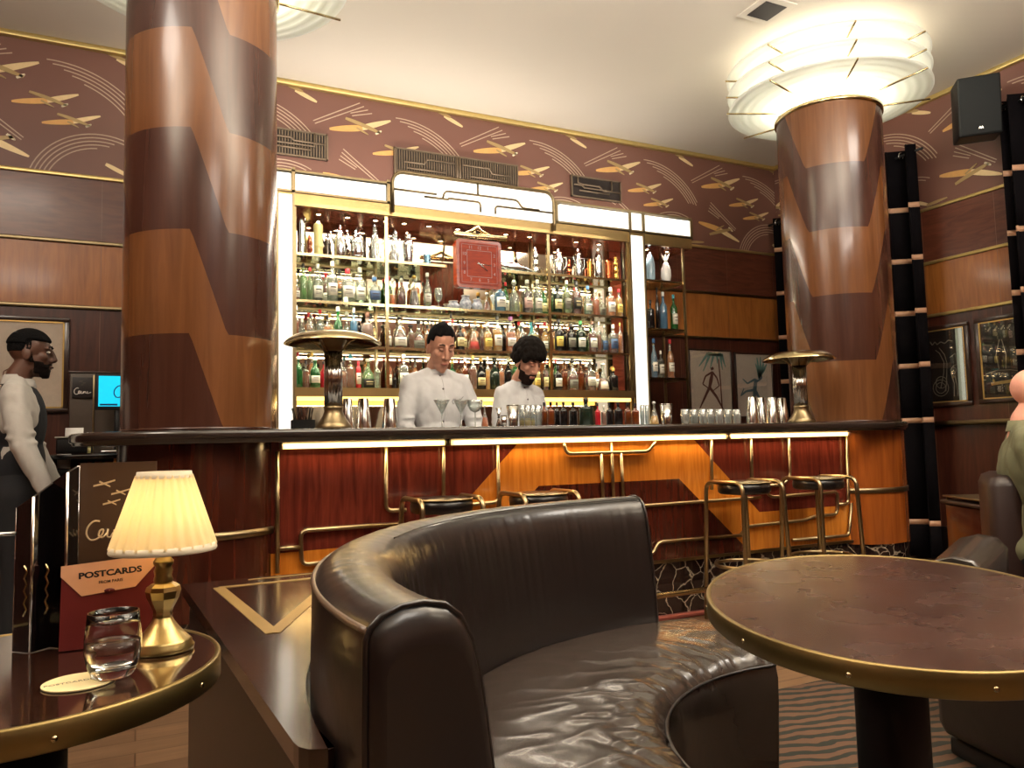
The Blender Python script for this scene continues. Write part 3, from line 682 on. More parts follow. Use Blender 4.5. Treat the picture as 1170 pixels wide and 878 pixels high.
W_NI = wood('niche_mahogany', (110, 46, 30), (160, 78, 52), scale=(1, 7, 7), rough=.22)
kbox('niche_ceiling', (.40, YS, 2.80), (4.54, YW-.012, 2.815), W_NI)
kbox('end_panel', (.38, YS, .9), (.40, YW-.012, 3.04), W_NI)
MIRR = mat('antiqued_mirror', (214, 200, 178), .05, 1, bscale=4)
kbox('mirror', (.40, YM, 1.02), (3.86, YM+.01, 2.80), MIRR)
kbox('mirror_backing', (.40, YM+.011, .9), (3.99, YW-.012, 2.80), W_NI)
# downlights
DL = mat('downlight_lens', (255, 250, 240), .4, emit=(255, 246, 226), es=16)
for p in ((345, 240), (364, 243), (397, 247), (429, 250.5), (461.7, 254), (490, 257), (523, 261), (551, 264), (578, 267), (605, 269.5), (632.6, 272), (658, 274.5), (684, 277), (739, 282), (762, 285)):
    x = atY(p[0], p[1], 5.67).x
    if abs(p[0]-345) < 2: continue
    mb = MB(); mb.lathe([(.020, .0), (.030, -.002), (.030, -.008), (.020, -.010)], 16, (x, 5.67, 2.80)); f = kb(mb, 'downlight_ring', BRL)
    mb = MB(); mb.lathe([(.001, -.004), (.02, -.004)], 16, (x, 5.67, 2.80)); l = kb(mb, 'downlight_lens', DL, f)
    sp = bpy.data.lights.new('downlight', 'SPOT'); sp.energy = 10; sp.color = (1, .88, .70); sp.spot_size = math.radians(110); sp.spot_blend = .6; sp.shadow_soft_size = .018
    so = bpy.data.objects.new('downlight_lamp', sp); col.objects.link(so); so.location = (x, 5.67, 2.785)
# shelves and posts
SHG = thin_glass('shelf_glass', (222, 232, 218), .10, .03)
ZS = {'L1': 2.464, 'M1': 2.463, 'R1': 2.468, 'L2': 2.123, 'M2': 2.125, 'R2': 2.140, 'L3': 1.80, 'M3': 1.80, 'R3': 1.818, 'S1': 2.49, 'S2': 2.052, 'S3': 1.612}
BX = {'L': (.975, 1.655), 'M': (1.665, 3.045), 'R': (3.055, 3.85), 'S': (4.01, 4.45)}
for k, z in ZS.items():
    x0, x1 = BX[k[0]]
    if k == 'M1':
        for xa, xb in ((x0, 2.15), (2.59, x1)):
            kbox('glass_shelf', (xa, YS+.012, z-.010), (xb, YM-.002, z), SHG); kbox('shelf_edge', (xa, YS, z-.018), (xb, YS+.012, z+.002), BRL)
        continue
    y1 = YM-.002 if k[0] != 'S' else YS+.34
    kbox('glass_shelf', (x0, YS+.012, z-.010), (x1, y1, z), SHG); kbox('shelf_edge', (x0, YS, z-.018), (x1, YS+.012, z+.002), BRL)
    if k[0] != 'S': kbox('shelf_lip', (x0, YM-.012, z-.018), (x1, YM-.002, z+.002), BRD)
for k in ('L1', 'R1', 'L2', 'M2', 'R2', 'L3', 'M3', 'R3'):
    x0, x1 = BX[k[0]]; area('shelf_edge_fill', ((x0+x1)/2, YS+.02, ZS[k]-.025), x1-x0-.05, 1.3*(x1-x0)/.7, (1, .84, .6), (math.radians(28), 0, 0), .012)  # added fill under the shelf fronts to make the bottles glow
kbox('main_shelf', (.975, YS-.03, 1.427), (3.85, YM-.002, 1.49), BRM)
for x in (1.66, 3.05): kbox('brass_post', (x-.012, YS-.012, 1.49), (x+.012, YS+.012, 2.80), BRL); kbox('brass_post', (x-.008, YM-.03, 1.49), (x+.008, YM-.012, 2.80), BRD)
for x in (.985, 3.84): kbox('brass_post', (x-.01, YS-.01, .9), (x+.01, YS+.012, 2.80), BRD)
for y in (YS, YS+.33):
    for x in (4.455, 4.02): kbox('side_post', (x-.01, y-.01, .9), (x+.01, y+.01, 2.80), BR)
for z in (2.49, 2.052, 1.612): kbox('side_rail', (4.445, YS, z-.018), (4.465, YS+.34, z+.002), BR)
kbox('led_strip', (1.0, YS+.0, 1.398), (3.83, YS+.03, 1.426), mat('yellow_led', (255, 220, 140), .4, emit=(255, 206, 110), es=2.4))
area('shelf_strip_lamp', (2.4, YS+.06, 1.39), 2.7, 10, (1, .74, .36), (0, 0, 0), .04)
kbox('back_counter', (.40, 5.15, .94), (4.54, YW-.02, .98), mat('back_counter_stone', (70, 60, 50), .25)); kbox('back_cupboard', (.42, 5.2, 0), (4.52, YW-.04, .94), W_DRK)
# ------------------------------------------------------------------ clock
NUM = mat('clock_numeral', (176, 160, 160), .5)
t = thing('wall_clock', 'square glossy orange-red wooden clock hung before the top shelf', 'clock', (2.372, 5.46, 2.462))
def rr4(w, h, r): return arcpts(w-r, h-r, r, 0, 90, 5)+arcpts(-w+r, h-r, r, 90, 180, 5)+arcpts(-w+r, -h+r, r, 180, 270, 5)+arcpts(w-r, -h+r, r, 270, 360, 5)
FM = KM(0)
W_CL = wood('clock_case_wood', (130, 40, 12), (170, 62, 22), scale=(2, 2, 8), rough=.25, coat=.4); W_CF = wood('clock_face_wood', (134, 34, 4), (176, 58, 12), scale=(2, 2, 8), rough=.55, coat=.0)
mb = MB(); mb.prism(rr4(.19, .19, .03), -.04, .03, 0, FM); mb.build('case', W_CL, t)
mb = MB(); mb.prism(rr4(.188, .188, .03), -.046, -.0405, 0, FM); mb.build('case_back', W_DRK, t)
mb = MB(); mb.prism(rr4(.165, .165, .015), .03, .034, 0, FM); mb.build('face', W_CF, t)
mb = MB()
for a, b_ in (((-.105, -.105), (.105, -.102)), ((-.105, .102), (.105, .105)), ((-.105, -.105), (-.102, .105)), ((.102, -.105), (.105, .105)), ((-.15, -.15), (.15, -.148)), ((-.15, .148), (.15, .15)), ((-.15, -.15), (-.148, .15)), ((.148, -.15), (.15, .15))):
    mb.box((a[0], a[1], .034), (b_[0], b_[1], .0352), M=FM)
mb.build('minute_track', NUM, t)
for i in range(12):
    a = PI/2-2*PI*i/12; k = .127/max(abs(math.cos(a)), abs(math.sin(a))); x, z = k*math.cos(a), k*math.sin(a)
    text_mesh('numeral', str(12 if i == 0 else i), .036, FM @ Matrix.Translation((x, z-.012, .0345)), NUM, t)
for a, l, w_ in ((-4, .10, .0035), (-38, .085, .005)):
    mb = MB(); an = math.radians(a); mb.tube([(-.02*math.cos(an), -.037, -.02*math.sin(an)), (l*math.cos(an), -.037, l*math.sin(an))], w_, 6); mb.build('hand', SILV, t)
mb = MB(); mb.lathe([(.001, .042), (.008, .04), (.008, .034)], 12, M=FM); mb.build('hand_boss', SILV, t)
mb = MB(); mb.box((-.20, -.02, .215), (.25, .02, .245), bev=.004); mb.build('brass_beam', BRL, t)
mb = MB(); mb.tube([(-.10, 0, .25), (-.05, 0, .265), (0, -.01, .295), (.04, 0, .27), (.12, 0, .25)], [.006, .013, .018, .013, .005], 8); mb.build('ornament', BRL, t)
mb = MB(); mb.tube([(0, .02, .2), (0, .08, .34), (0, .09, .34)], .01, 6); mb.build('hanger', BRD, t)
# ------------------------------------------------------------------ things on the shelves
GL = {'clear': thin_glass('clear_bottle_glass', (240, 246, 240), .07, .04, .10, (236, 240, 234)), 'green': thin_glass('green_bottle_glass', (70, 150, 84), .10, .03, .45, (38, 130, 62)),
      'pale': thin_glass('pale_green_glass', (196, 220, 176), .10, .03, .30, (176, 206, 160)), 'blue': thin_glass('blue_glass', (150, 190, 214), .10, .03, .35, (120, 170, 200)),
      'amber': thin_glass('amber_glass', (200, 120, 60), .10, .03, .4, (140, 74, 30)), 'dark': mat('dark_bottle_glass', (22, 20, 20), .1, coat=.5), 'dgreen': mat('dark_green_bottle', (24, 40, 30), .1, coat=.5),
      'teal': mat('turquoise_glaze', (64, 176, 190), .3, coat=.3), 'red': mat('red_bottle', (176, 30, 40), .2, coat=.4), 'ribbed': thin_glass('frosty_rose_glass', (222, 200, 192), .12, .1, .35, (206, 180, 174)),
      'white': WHT, 'bluewhite': mat('blue_white_glaze', (150, 178, 196), .25, coat=.4, bscale=40)}
LQN = {'amber': (222, 122, 34), 'gold': (236, 172, 60), 'brown': (158, 72, 28), 'red': (126, 24, 20), 'plum': (84, 26, 44), 'clear': (222, 230, 222), 'orange': (218, 104, 26), 'yellow': (228, 200, 90), 'green': (120, 180, 110), 'blue': (90, 140, 190), 'pink': (214, 70, 80)}
LQ = {k: thin_glass('liquid_'+k, v,     .03, .05, .6 if k != 'clear' else .10, v) for k, v in LQN.items()}
CPN = {'green': (40, 120, 62), 'white': (232, 230, 224), 'black': (22, 20, 22), 'red': (190, 28, 44), 'gold': (196, 158, 84), 'silver': (196, 196, 190), 'blue': (60, 110, 170), 'purple': (96, 50, 96), 'cork': (168, 120, 76), 'teal': (70, 160, 180), 'brown': (92, 56, 38)}
CP = {k: mat('cap_'+k, v, .35, .6 if k in ('gold', 'silver') else 0) for k, v in CPN.items()}
LBN = {'white': (232, 228, 216), 'cream': (232, 214, 160), 'grey': (120, 118, 108), 'black': (34, 30, 28), 'red': (170, 48, 38), 'yellow': (226, 200, 100), 'blue': (70, 96, 140), 'teal': (90, 170, 170), 'pink': (222, 184, 176)}
LB = {k: mat('label_'+k, v, .6) for k, v in LBN.items()}
INK = mat('label_ink', (70, 60, 52), .7)
SHP = {'std': [(.9, 0), (1, .02), (1, .58), (.93, .64), (.6, .70), (.34, .74), (.29, .80), (.28, .92), (.33, .925), (.33, .94)],
       'wine': [(.9, 0), (1, .02), (1, .50), (.86, .60), (.5, .68), (.36, .74), (.33, .92), (.38, .925), (.38, .94)],
       'short': [(.92, 0), (1, .02), (1, .62), (.95, .66), (.6, .70), (.32, .73), (.28, .78), (.28, .90), (.33, .905), (.33, .92)],
       'round': [(.55, 0), (.8, .02), (1, .2), (1, .35), (.82, .52), (.45, .64), (.26, .70), (.24, .88), (.3, .885), (.3, .90)],
       'tri': [(.95, 0), (1, .03), (.92, .14), (.62, .42), (.32, .64), (.2, .74), (.19, .84), (.30, .88), (.30, .89)],
       'deca': [(.85, 0), (1, .04), (1, .42), (.82, .56), (.4, .66), (.26, .70), (.26, .80), (.36, .84), (.36, .85)],
       'tall': [(.9, 0), (1, .01), (1, .72), (.8, .78), (.5, .82), (.42, .92), (.44, .93), (.44, .94)]}
ORD = ['first', 'second', 'third', 'fourth', 'fifth', 'sixth', 'seventh', 'eighth', 'ninth', 'tenth', 'eleventh', 'twelfth', 'thirteenth', 'fourteenth', 'fifteenth', 'sixteenth', 'seventeenth', 'eighteenth', 'nineteenth', 'twentieth']
def wid(px, py, Y, w): return depth(atY(px, py, Y))/F*w
def bottle(loc, R0, H, shape, glass, liq, lev, cap, label, sq=False, flat=1.0):
    t = thing('bottle', '', 'bottle', loc); n = 20
    def sec(r, z, a):
        if sq:
            k = 1/max(abs(math.cos(a)), abs(math.sin(a))); k = min(k, 1.25)
            q = max(0, min(1, (r-.4)/.3)); k = 1+(k-1)*q; k *= .86 if q > .5 else 1
        else: k = 1
        return (R0*r*k*math.cos(a), R0*r*k*math.sin(a)*flat, z*H)
    P = SHP[shape]; neck = P[-1][1]
    mb = MB(); mb.rings([[sec(r, z, 2*PI*j/n) for j in range(n)] for r, z in P], True); mb.build('body', GL[glass], t)
    lev = min(lev+.10, neck-.12)
    if liq and glass not in ('dark', 'dgreen', 'teal', 'red', 'white', 'bluewhite'):
        Q = []
        for i, (r, z) in enumerate(P):
            if z < lev: Q.append((r*.93, max(z, .012)))
            else:
                r0, z0 = P[i-1]; tt = (lev-z0)/(z-z0) if z > z0 else 0; Q.append(((r0+(r-r0)*tt)*.93, lev)); break
        mb = MB(); mb.rings([[sec(r, z, 2*PI*j/n) for j in range(n)] for r, z in Q], True); mb.build('liquid', LQ[liq], t)
    if label:
        top = max(z for r, z in P if r >= .98); z0, z1 = .17, top*.80
        if shape in ('round', 'tri', 'deca'): z0, z1 = .08, .34
        rs = []
        for z in (z0, z1):
            rr = 1.03
            if shape == 'tri': rr = (.97 if z == z0 else .76)
            if shape == 'round': rr = 1.04
            rs.append([sec(rr, z, -PI/2+math.radians(-58+116*j/8)) for j in range(9)])
        mb = MB(); mb.rings(rs, False, 0, None, True, False); lo = mb.build('label', LB[label], t)
        md = lo.modifiers.new('thick', 'SOLIDIFY'); md.thickness = .0008
        mb = MB(); zz = [z0+(z1-z0)*k for k in (.30, .42, .62)]
        for k, z in enumerate(zz):
            hh = (z1-z0)*(.10 if k == 2 else .03); rr = 1.06 if shape != 'tri' else .9-(z-z0)*1.0
            mb.rings([[sec(rr, q, -PI/2+math.radians(-30+60*j/5)) for j in range(6)] for q in (z, z+hh)], False, 0, None, True, False)
        mb.build('label_print', INK if label != 'black' else LB['cream'], lo)
    if cap:
        r = P[-1][0]*R0*1.12; z0 = (neck-.05)*H; mb = MB()
        if shape in ('tri', 'deca', 'round'): mb.lathe([(.001, neck*H), (r*.7, neck*H), (r*.7, (neck+.01)*H), (r*1.2, (neck+.04)*H), (r*1.2, (neck+.07)*H), (r*.6, H), (.001, H)], 14)
        else: mb.lathe([(r*.98, z0), (r, z0+.002), (r, H-.003), (r*.8, H), (.001, H)], 14)
        mb.build('stopper' if shape in ('tri', 'deca', 'round') else 'cap', CP[cap], t)
    return t
LIQW = {'amber': 'amber', 'gold': 'golden', 'brown': 'brown', 'red': 'dark red', 'plum': 'plum coloured', 'clear': 'clear', 'orange': 'orange', 'yellow': 'yellow', 'green': 'green', 'blue': 'blue', 'pink': 'pink'}
GLW = {'clear': 'clear', 'green': 'green glass', 'pale': 'pale green', 'blue': 'pale blue', 'amber': 'amber glass', 'dark': 'black glass', 'dgreen': 'dark green', 'teal': 'turquoise', 'red': 'red', 'ribbed': 'frosty rose', 'white': 'white', 'bluewhite': 'blue-white'}
SHW = {'std': 'bottle', 'wine': 'bottle', 'short': 'bottle', 'round': 'round flask', 'tri': 'tapered decanter', 'deca': 'decanter', 'tall': 'tall bottle'}
rows = {
'L2': "338,319,7,std,clear,brown,.5,white,white;346.5,301,9,std,pale,green,.6,black,0;354,306,7,wine,pale,green,.5,red,0;363,294.6,12,std,clear,clear,.6,white,white;379.5,297.7,12,std,clear,clear,.6,white,white;397,307.5,14.5,short,clear,clear,.6,red,white,s;411,305,13,short,clear,clear,.5,white,white,s;428,317,14,short,clear,clear,.6,blue,blue,s;439,316,6,std,clear,clear,.5,white,white",
'M2': "448.5,318,8,deca,clear,amber,.3,white,0;458.5,318,10,deca,clear,red,.42,silver,0;473,315,13,tri,clear,plum,.4,gold,0;488,312,9,wine,clear,clear,.4,white,white;556,334.6,10,tri,clear,brown,.4,white,0;571,323,13,short,blue,plum,.6,gold,white;587,320,12,deca,clear,clear,.5,silver,0;602,320,12,std,clear,plum,.6,white,pink;614,320,10.5,std,clear,clear,.6,white,white;622,326,6,std,clear,yellow,.4,white,white",
'R2': "636.4,326,10.5,short,dgreen,0,0,black,cream;647,318,9.5,std,pale,brown,.6,silver,grey;658,320,11,short,clear,red,.62,black,black;671,327,9,wine,clear,clear,.55,blue,white;680.5,331.5,8,std,clear,orange,.6,white,0;687,338,8,short,clear,orange,.3,silver,grey;697,328.5,10.5,short,clear,amber,.6,white,white;704.5,331,7,std,clear,gold,.6,gold,0;711.5,331,8.5,std,clear,gold,.6,red,yellow",
'L3': "338,349,6,std,clear,brown,.5,white,0;345,364,8,short,clear,clear,.5,white,white;355,359,9,short,clear,plum,.4,black,0;365.5,354,10,std,clear,clear,.6,red,white;374,360,9,short,clear,amber,.5,black,0;386,350,10,wine,green,green,.5,white,white;396,356,10,deca,clear,clear,.5,silver,0;404,351,9,short,blue,blue,.5,silver,0;410,358,6,std,dark,0,0,black,0;419.4,357,14,short,ribbed,clear,.5,brown,0;435,360,14,short,clear,gold,.5,black,cream",
'M3': "456.5,362,16,round,clear,red,.36,black,white;470,371,7,std,clear,brown,.5,black,0;478,367,15,round,clear,red,.40,black,grey;488,372,6,std,clear,amber,.5,black,0;515,352,7,std,clear,amber,.5,black,0;525.5,371,10,short,dark,0,0,black,cream;540.6,371,15,tri,clear,orange,.4,white,red;551,372,7,std,clear,red,.5,gold,0;557,369.5,10,std,clear,gold,.6,white,yellow;567.7,358,11,std,clear,gold,.5,black,white;575,371,6,std,dark,0,0,black,0;583,362,12,wine,clear,orange,.45,purple,white;596.4,369,11,std,clear,amber,.4,white,white;609.7,369,11,std,clear,yellow,.5,black,yellow;622,369.5,10.5,wine,teal,0,0,teal,0",
'R3': "638,365,10,std,dark,0,0,black,yellow;645,370,6,std,dark,0,0,brown,0;652,370,11,short,dark,0,0,black,grey;663,367,11,std,dgreen,0,0,green,white;676.4,364,10,std,clear,red,.5,brown,white;684,368,5.5,std,clear,brown,.5,white,0;690,370,8,std,clear,red,.35,white,blue;700,371,11,short,clear,red,.3,silver,blue;708,368,6,std,clear,amber,.5,gold,0;713.5,376,8,short,dark,0,0,brown,grey",
'L4': "341,407,9,std,green,green,.6,white,0;349.5,412,8,short,clear,brown,.5,black,0;360,408,11.5,wine,green,green,.5,white,white;370,413,8,std,red,0,0,black,0;392,412,9,short,clear,brown,.5,black,0;400.5,405,10,std,clear,brown,.6,teal,0;409.5,413,6,tall,red,0,0,red,white;420.5,410,15,round,pale,green,.5,white,black;431,412,7,std,clear,clear,.5,silver,0;438.5,415,12,short,pale,green,.5,white,white,s;444,413,6,std,clear,clear,.5,black,0",
'M4': "451,427,5,short,dark,0,0,black,0;461,405,12,std,clear,clear,.5,white,white;531,409,8,std,amber,brown,.5,white,white;540,405,9,std,clear,brown,.5,gold,0;549,409,10.5,wine,dark,0,0,gold,cream;557,408,5,std,clear,gold,.5,white,0;564.5,408,12,wine,dgreen,0,0,black,0;573,412,6,std,clear,amber,.5,cork,0;580,407,9,std,dark,0,0,silver,0;613,411,8,wine,clear,yellow,.5,white,yellow;621,411,9,wine,clear,yellow,.5,white,yellow;627,420,5,std,dark,0,0,black,0",
'R4': "637,418,9.5,short,dark,0,0,black,white;644.5,409,9,std,amber,brown,.5,black,0;653.5,406,12.5,deca,clear,red,.4,black,grey;663,410,9,std,amber,red,.5,black,0;674,413,11.5,std,clear,red,.4,black,white,s;688.5,415,14,tri,clear,brown,.35,silver,white;700.5,421,10.5,short,dark,0,0,gold,0;711.5,419,12,deca,dark,0,0,gold,0",
'S2': "742.6,343,9,short,dark,0,0,black,0;750,326,5,std,dark,0,0,black,0;757,334,9,std,blue,blue,.5,white,0;769,337,8.5,std,green,green,.5,teal,white",
'S3': "746.5,387,7.5,wine,clear,blue,.8,blue,white;754.5,401,7.5,short,clear,clear,.5,white,white;765,388,8.5,wine,clear,amber,.6,red,white"}
BAYW = {'L': 'left', 'M': 'middle', 'R': 'right', 'S': 'far right'}
ROWW = {'1': 'top', '2': 'second', '3': 'third', '4': 'lowest'}
allb = []
for key, txt in rows.items():
    zb = ZS.get(key, 1.49); zb += .0008; items = []
    for e in txt.split(';'):
        f = e.split(','); items.append([float(f[0]), float(f[1]), float(f[2])]+f[3:])
    placed = []; n = len(items)
    for i, it in enumerate(items):
        px, yt, w = it[:3]; shape, glass, liq, lev, cap, lab = it[3:9]; sq = len(it) > 9
        shr_ = 1.0; ok = False
        while not ok:
            for dy in (.085, .21, .15):
                Y = YS+dy; R0 = wid(px, yt, Y, w)/2*shr_; p = atY(px, yt, Y); x = min(max(p.x, BX[key[0]][0]+R0+.018), BX[key[0]][1]-R0-.018)
                kk = 1.25 if sq else 1.06
                if all(math.hypot(x-a, Y-b_) > R0*kk+c_+.003 for a, b_, c_ in placed) and Y+R0*kk < YM-.02: ok = True; break
            if not ok: shr_ *= .93
        placed.append((x, Y, R0*kk))
        # never wider than the clear spacing in its own row
        gap = {'1': 2.78, '2': 2.44, '3': 2.10, '4': 1.77}[key[1]] if key[0] != 'S' else {'S2': 2.44, 'S3': 2.0}[key]
        Hh = min(p.z, gap)-zb
        t = bottle((x, Y, zb), R0, Hh, shape, glass, None if liq == '0' else liq, float(lev), None if cap == '0' else (cap if cap in CP else 'teal'), None if lab == '0' else lab, sq)
        liqw = LIQW.get(liq, '')
        words = GLW[glass] if glass != 'clear' or liq in ('0', 'clear') else LIQW[liq]
        d = words+' '+SHW[shape]
        feat = []
        if lab != '0': feat.append(lab+' label')
        if cap != '0': feat.append((cap if cap in CP else 'teal')+(' stopper' if shape in ('tri', 'deca', 'round') else ' cap'))
        d += (' with '+feat[0]) if feat else ''
        pos = 'leftmost' if i == 0 else ('rightmost' if i == n-1 else ORD[i]+' from left')
        t['label'] = '%s, %s on %s shelf, %s bay' % (d, pos, ROWW[key[1]] if not (key[1] == '3' and key[0] == 'S') else 'third', BAYW[key[0]])
        t['group'] = 'bottles on the %s shelf of the %s bay' % (ROWW[key[1]], BAYW[key[0]]); allb.append(t)
# ---- second row of bottles standing behind the front ones
rb = random.Random(11)
for key in ('L2', 'M2', 'R2', 'L3', 'M3', 'R3', 'L4', 'M4', 'R4'):
    x0, x1 = BX[key[0]]; zb = ZS.get(key, 1.49)+.0008; fr_ = sorted([(o.location.x, o.location.y, max(v[0] for v in o.children[0].bound_box)) for o in allb if abs(o.location.z-zb) < .03 and x0 < o.location.x < x1])
    k = 0; x = x0+.05
    while x < x1-.05:
        R0 = rb.uniform(.026, .034); Y = YS+.25; x += R0
        if all(math.hypot(x-a, Y-b_) > R0+c_*1.08+.004 for a, b_, c_ in fr_) and not (key == 'M2' and 2.1 < x < 2.62):
            k += 1; gl = rb.choice(['clear', 'clear', 'clear', 'amber', 'green', 'clear']); lq = rb.choice(['amber', 'gold', 'brown', 'orange', 'red', 'amber']); cp = rb.choice(['black', 'gold', 'white', 'red', 'cork']); lb = rb.choice(['cream', 'white', 'yellow', 'black'])
            t = bottle((x, Y, zb), R0, rb.uniform(.255, .295), rb.choice(['std', 'wine', 'short']), gl, lq, .6, cp, lb)
            t['label'] = '%s bottle, %s label, %s cap, %s in back row, %s shelf, %s bay' % (GLW[gl] if gl != 'clear' else LIQW[lq], lb, cp, ORD[k-1], ROWW[key[1]], BAYW[key[0]])
            t['group'] = 'back row bottles on the %s shelf of the %s bay' % (ROWW[key[1]], BAYW[key[0]]); fr_.append((x, Y, R0)); x += R0+.006
        else: x += .01
# ---- top shelf: shakers, jugs
def shaker(name, label, px, yt, w, key, kind, m=SILV, Yo=.12, cat='shaker', yb=None):
    Y = YS+Yo; zb = (ZS[key] if key in ZS else key)+.0008; p = atY(px, yt, Y); R0 = wid(px, yt, Y, w)/2; H = p.z-zb
    if key in BX or key in ZS: bx = BX[key[0]]; p.x = min(max(p.x, bx[0]+R0*1.1+.02), bx[1]-R0*1.1-.02)
    t = thing(name, label, cat, (p.x, Y, zb), 0, None); n = 24
    def L_(mbn, pr, mm=None, sx=1): mb = MB(); mb.lathe([(r*R0, z*H) for r, z in pr], n); return mb.build(mbn, mm or m, t)
    def handle(s, z0, z1, out=1.7, r=.0042):
        mb = MB(); mb.tube(fillet([(s*R0*.8, 0, z1*H), (s*R0*out, 0, (z1+.02)*H), (s*R0*out, 0, (z0+z1)/2*H), (s*R0*.85, 0, z0*H)], R0*.6, 5), r, 8); mb.build('handle', m, t)
    def spout(s, z0, z1):
        mb = MB(); mb.tube([(s*R0*.8, 0, z0*H), (s*R0*1.35, 0, (z0*.4+z1*.6)*H), (s*R0*1.6, 0, z1*H)], [R0*.28, R0*.16, R0*.10], 8); mb.build('spout', m, t)
    if kind == 'cobbler':
        L_('body', [(.001, 0), (.72, 0), (.74, .02), (1, .55), (1, .60)]); L_('strainer_top', [(1.02, .6), (1.0, .66), (.6, .78), (.55, .80)]); L_('cap', [(.58, .80), (.58, .93), (.4, .98), (.001, 1)])
    elif kind == 'bullet': L_('body', [(.001, 0), (.75, 0), (1, .15), (1, .5)]); L_('cap', [(1.02, .5), (1, .6), (.8, .78), (.4, .92), (.15, .96), (.12, 1), (.001, 1)])
    elif kind == 'cyl': L_('body', [(.001, 0), (.95, 0), (1, .02), (.95, .3), (.95, .72)]); L_('cap', [(1, .72), (1, .88), (.85, .92), (.5, .95), (.3, 1), (.001, 1)]); L_('band', [(.99, .26), (1.04, .27), (1.04, .3), (.99, .31)])
    elif kind == 'jug': L_('body', [(.001, 0), (.8, 0), (.95, .1), (1, .4), (.9, .62), (.62, .72), (.6, .76)]); L_('lid', [(.64, .76), (.64, .86), (.3, .92), (.2, 1), (.001, 1)]); handle(1, .2, .7); spout(-1, .45, .8)
    elif kind == 'pot': L_('body', [(.001, 0), (.9, 0), (1, .03), (1, .58), (.6, .74), (.5, .76)]); L_('lid', [(.55, .76), (.5, .84), (.2, .88), (.15, 1), (.001, 1)]); spout(-1, .5, .86); [L_('band', [(1.0, z), (1.04, z+.01), (1.04, z+.03), (1.0, z+.04)]) for z in (.1, .5)]
    elif kind == 'stack': L_('body', [(.001, 0), (.8, 0), (.8, .1), (1, .12), (1, .22), (.82, .24), (.82, .34), (.98, .36), (.98, .46), (.8, .48), (.8, .58), (.9, .6), (.9, .7), (.7, .74)]); L_('cap', [(.7, .74), (.6, .9), (.2, 1), (.001, 1)])
    return t
CG = thin_glass('crystal', (232, 238, 236), .22, .04, .12, (230, 234, 234)); COP = mat('copper_plate', (176, 92, 56), .2, 1); GSP = mat('gold_plate', (214, 170, 90), .2, 1)
BS = mat('bluish_steel', (120, 160, 184), .2, .9)
shaker('cocktail_shaker', 'tall plain silver cylinder shaker at left end of the top shelf', 344.5, 244, 10, 'L1', 'cyl')
shaker('ball_flask', 'small amber glass decanter beside the tall silver cylinder, top shelf', 354, 268, 7, 'L1', 'stack', GL['amber'], .18, 'decanter')
shaker('painted_flask', 'tall pale yellow flask on the top shelf left bay', 363.5, 253, 10.5, 'L1', 'cyl', mat('pale_yellow_glaze', (222, 212, 140), .3, coat=.3, bscale=60), .1, 'flask')
shaker('silver_jug', 'dark silver jug partly behind the lidded jug, top shelf left bay', 374, 263, 8, 'L1', 'pot', mat('tarnished_silver', (96, 90, 84), .2, 1), .2, 'jug')
shaker('silver_jug', 'lidded silver jug with side handle, middle of the left top shelf', 388, 258.5, 13, 'L1', 'jug', SILV, .1, 'jug')
shaker('silver_pot', 'wide banded silver pot with horned lid, left top shelf', 408, 259.5, 15, 'L1', 'pot', SILV, .12, 'pot')
shaker('silver_jug', 'slim silver jug with big loop handle, right part of the left top shelf', 427, 268, 8, 'L1', 'jug', mat('dark_silver', (128, 122, 116), .15, 1), .17, 'jug')
shaker('crystal_decanter', 'cut crystal decanter beside the left brass post, top shelf', 437, 258.5, 8.5, 'L1', 'cobbler', CG, .1, 'decanter')
shaker('crystal_jug', 'crystal claret jug just right of the left brass post, top shelf', 451, 262, 9, 'M1', 'jug', CG, .15, 'jug')
shaker('cocktail_shaker', 'silver cocktail shaker left of the clock, top shelf', 466, 265.6, 12.5, 'M1', 'cobbler')
shaker('blue_beaker', 'small blue-silver beaker standing left of the clock', 488, 289, 8.5, 'M1', 'cyl', BS, .12, 'beaker')
shaker('cocktail_shaker', 'ribbed stacked silver shaker beside the right brass post, top shelf', 620, 283, 7, 'M1', 'stack')
shaker('silver_jug', 'silver jug with loop handle, first on the right bay top shelf', 638, 285, 12, 'R1', 'jug', SILV, .1, 'jug')
shaker('copper_cup', 'dark copper goblet standing behind the silver jugs, top right', 650, 296, 6, 'R1', 'stack', COP, .22, 'goblet')
shaker('silver_jug', 'slender silver jug, second on the right bay top shelf', 660.5, 285.4, 9, 'R1', 'jug', SILV, .11, 'jug')
shaker('gold_cup', 'gilt goblet left of the bullet shaped shaker, top right', 673.5, 295, 5.5, 'R1', 'cyl', GSP, .22, 'goblet')
shaker('cocktail_shaker', 'bullet shaped silver shaker on the right bay top shelf', 683, 285.4, 10, 'R1', 'bullet')
shaker('copper_cup', 'tall dark copper beaker right of the bullet shaker', 694.5, 296, 7.5, 'R1', 'cyl', COP, .14, 'beaker')
shaker('copper_cup', 'second copper beaker near right end of the top shelf', 704, 296, 6.5, 'R1', 'cyl', COP, .2, 'beaker')
shaker('gold_cup', 'gilt beaker at right end of the top shelf beside the light column', 712.5, 292, 6.5, 'R1', 'stack', GSP, .12, 'beaker')
shaker('glazed_decanter', 'blue-white teardrop decanter on the side shelf right of the light column', 742.5, 288, 10, 'S1', 'bullet', GL['bluewhite'], .12, 'decanter')
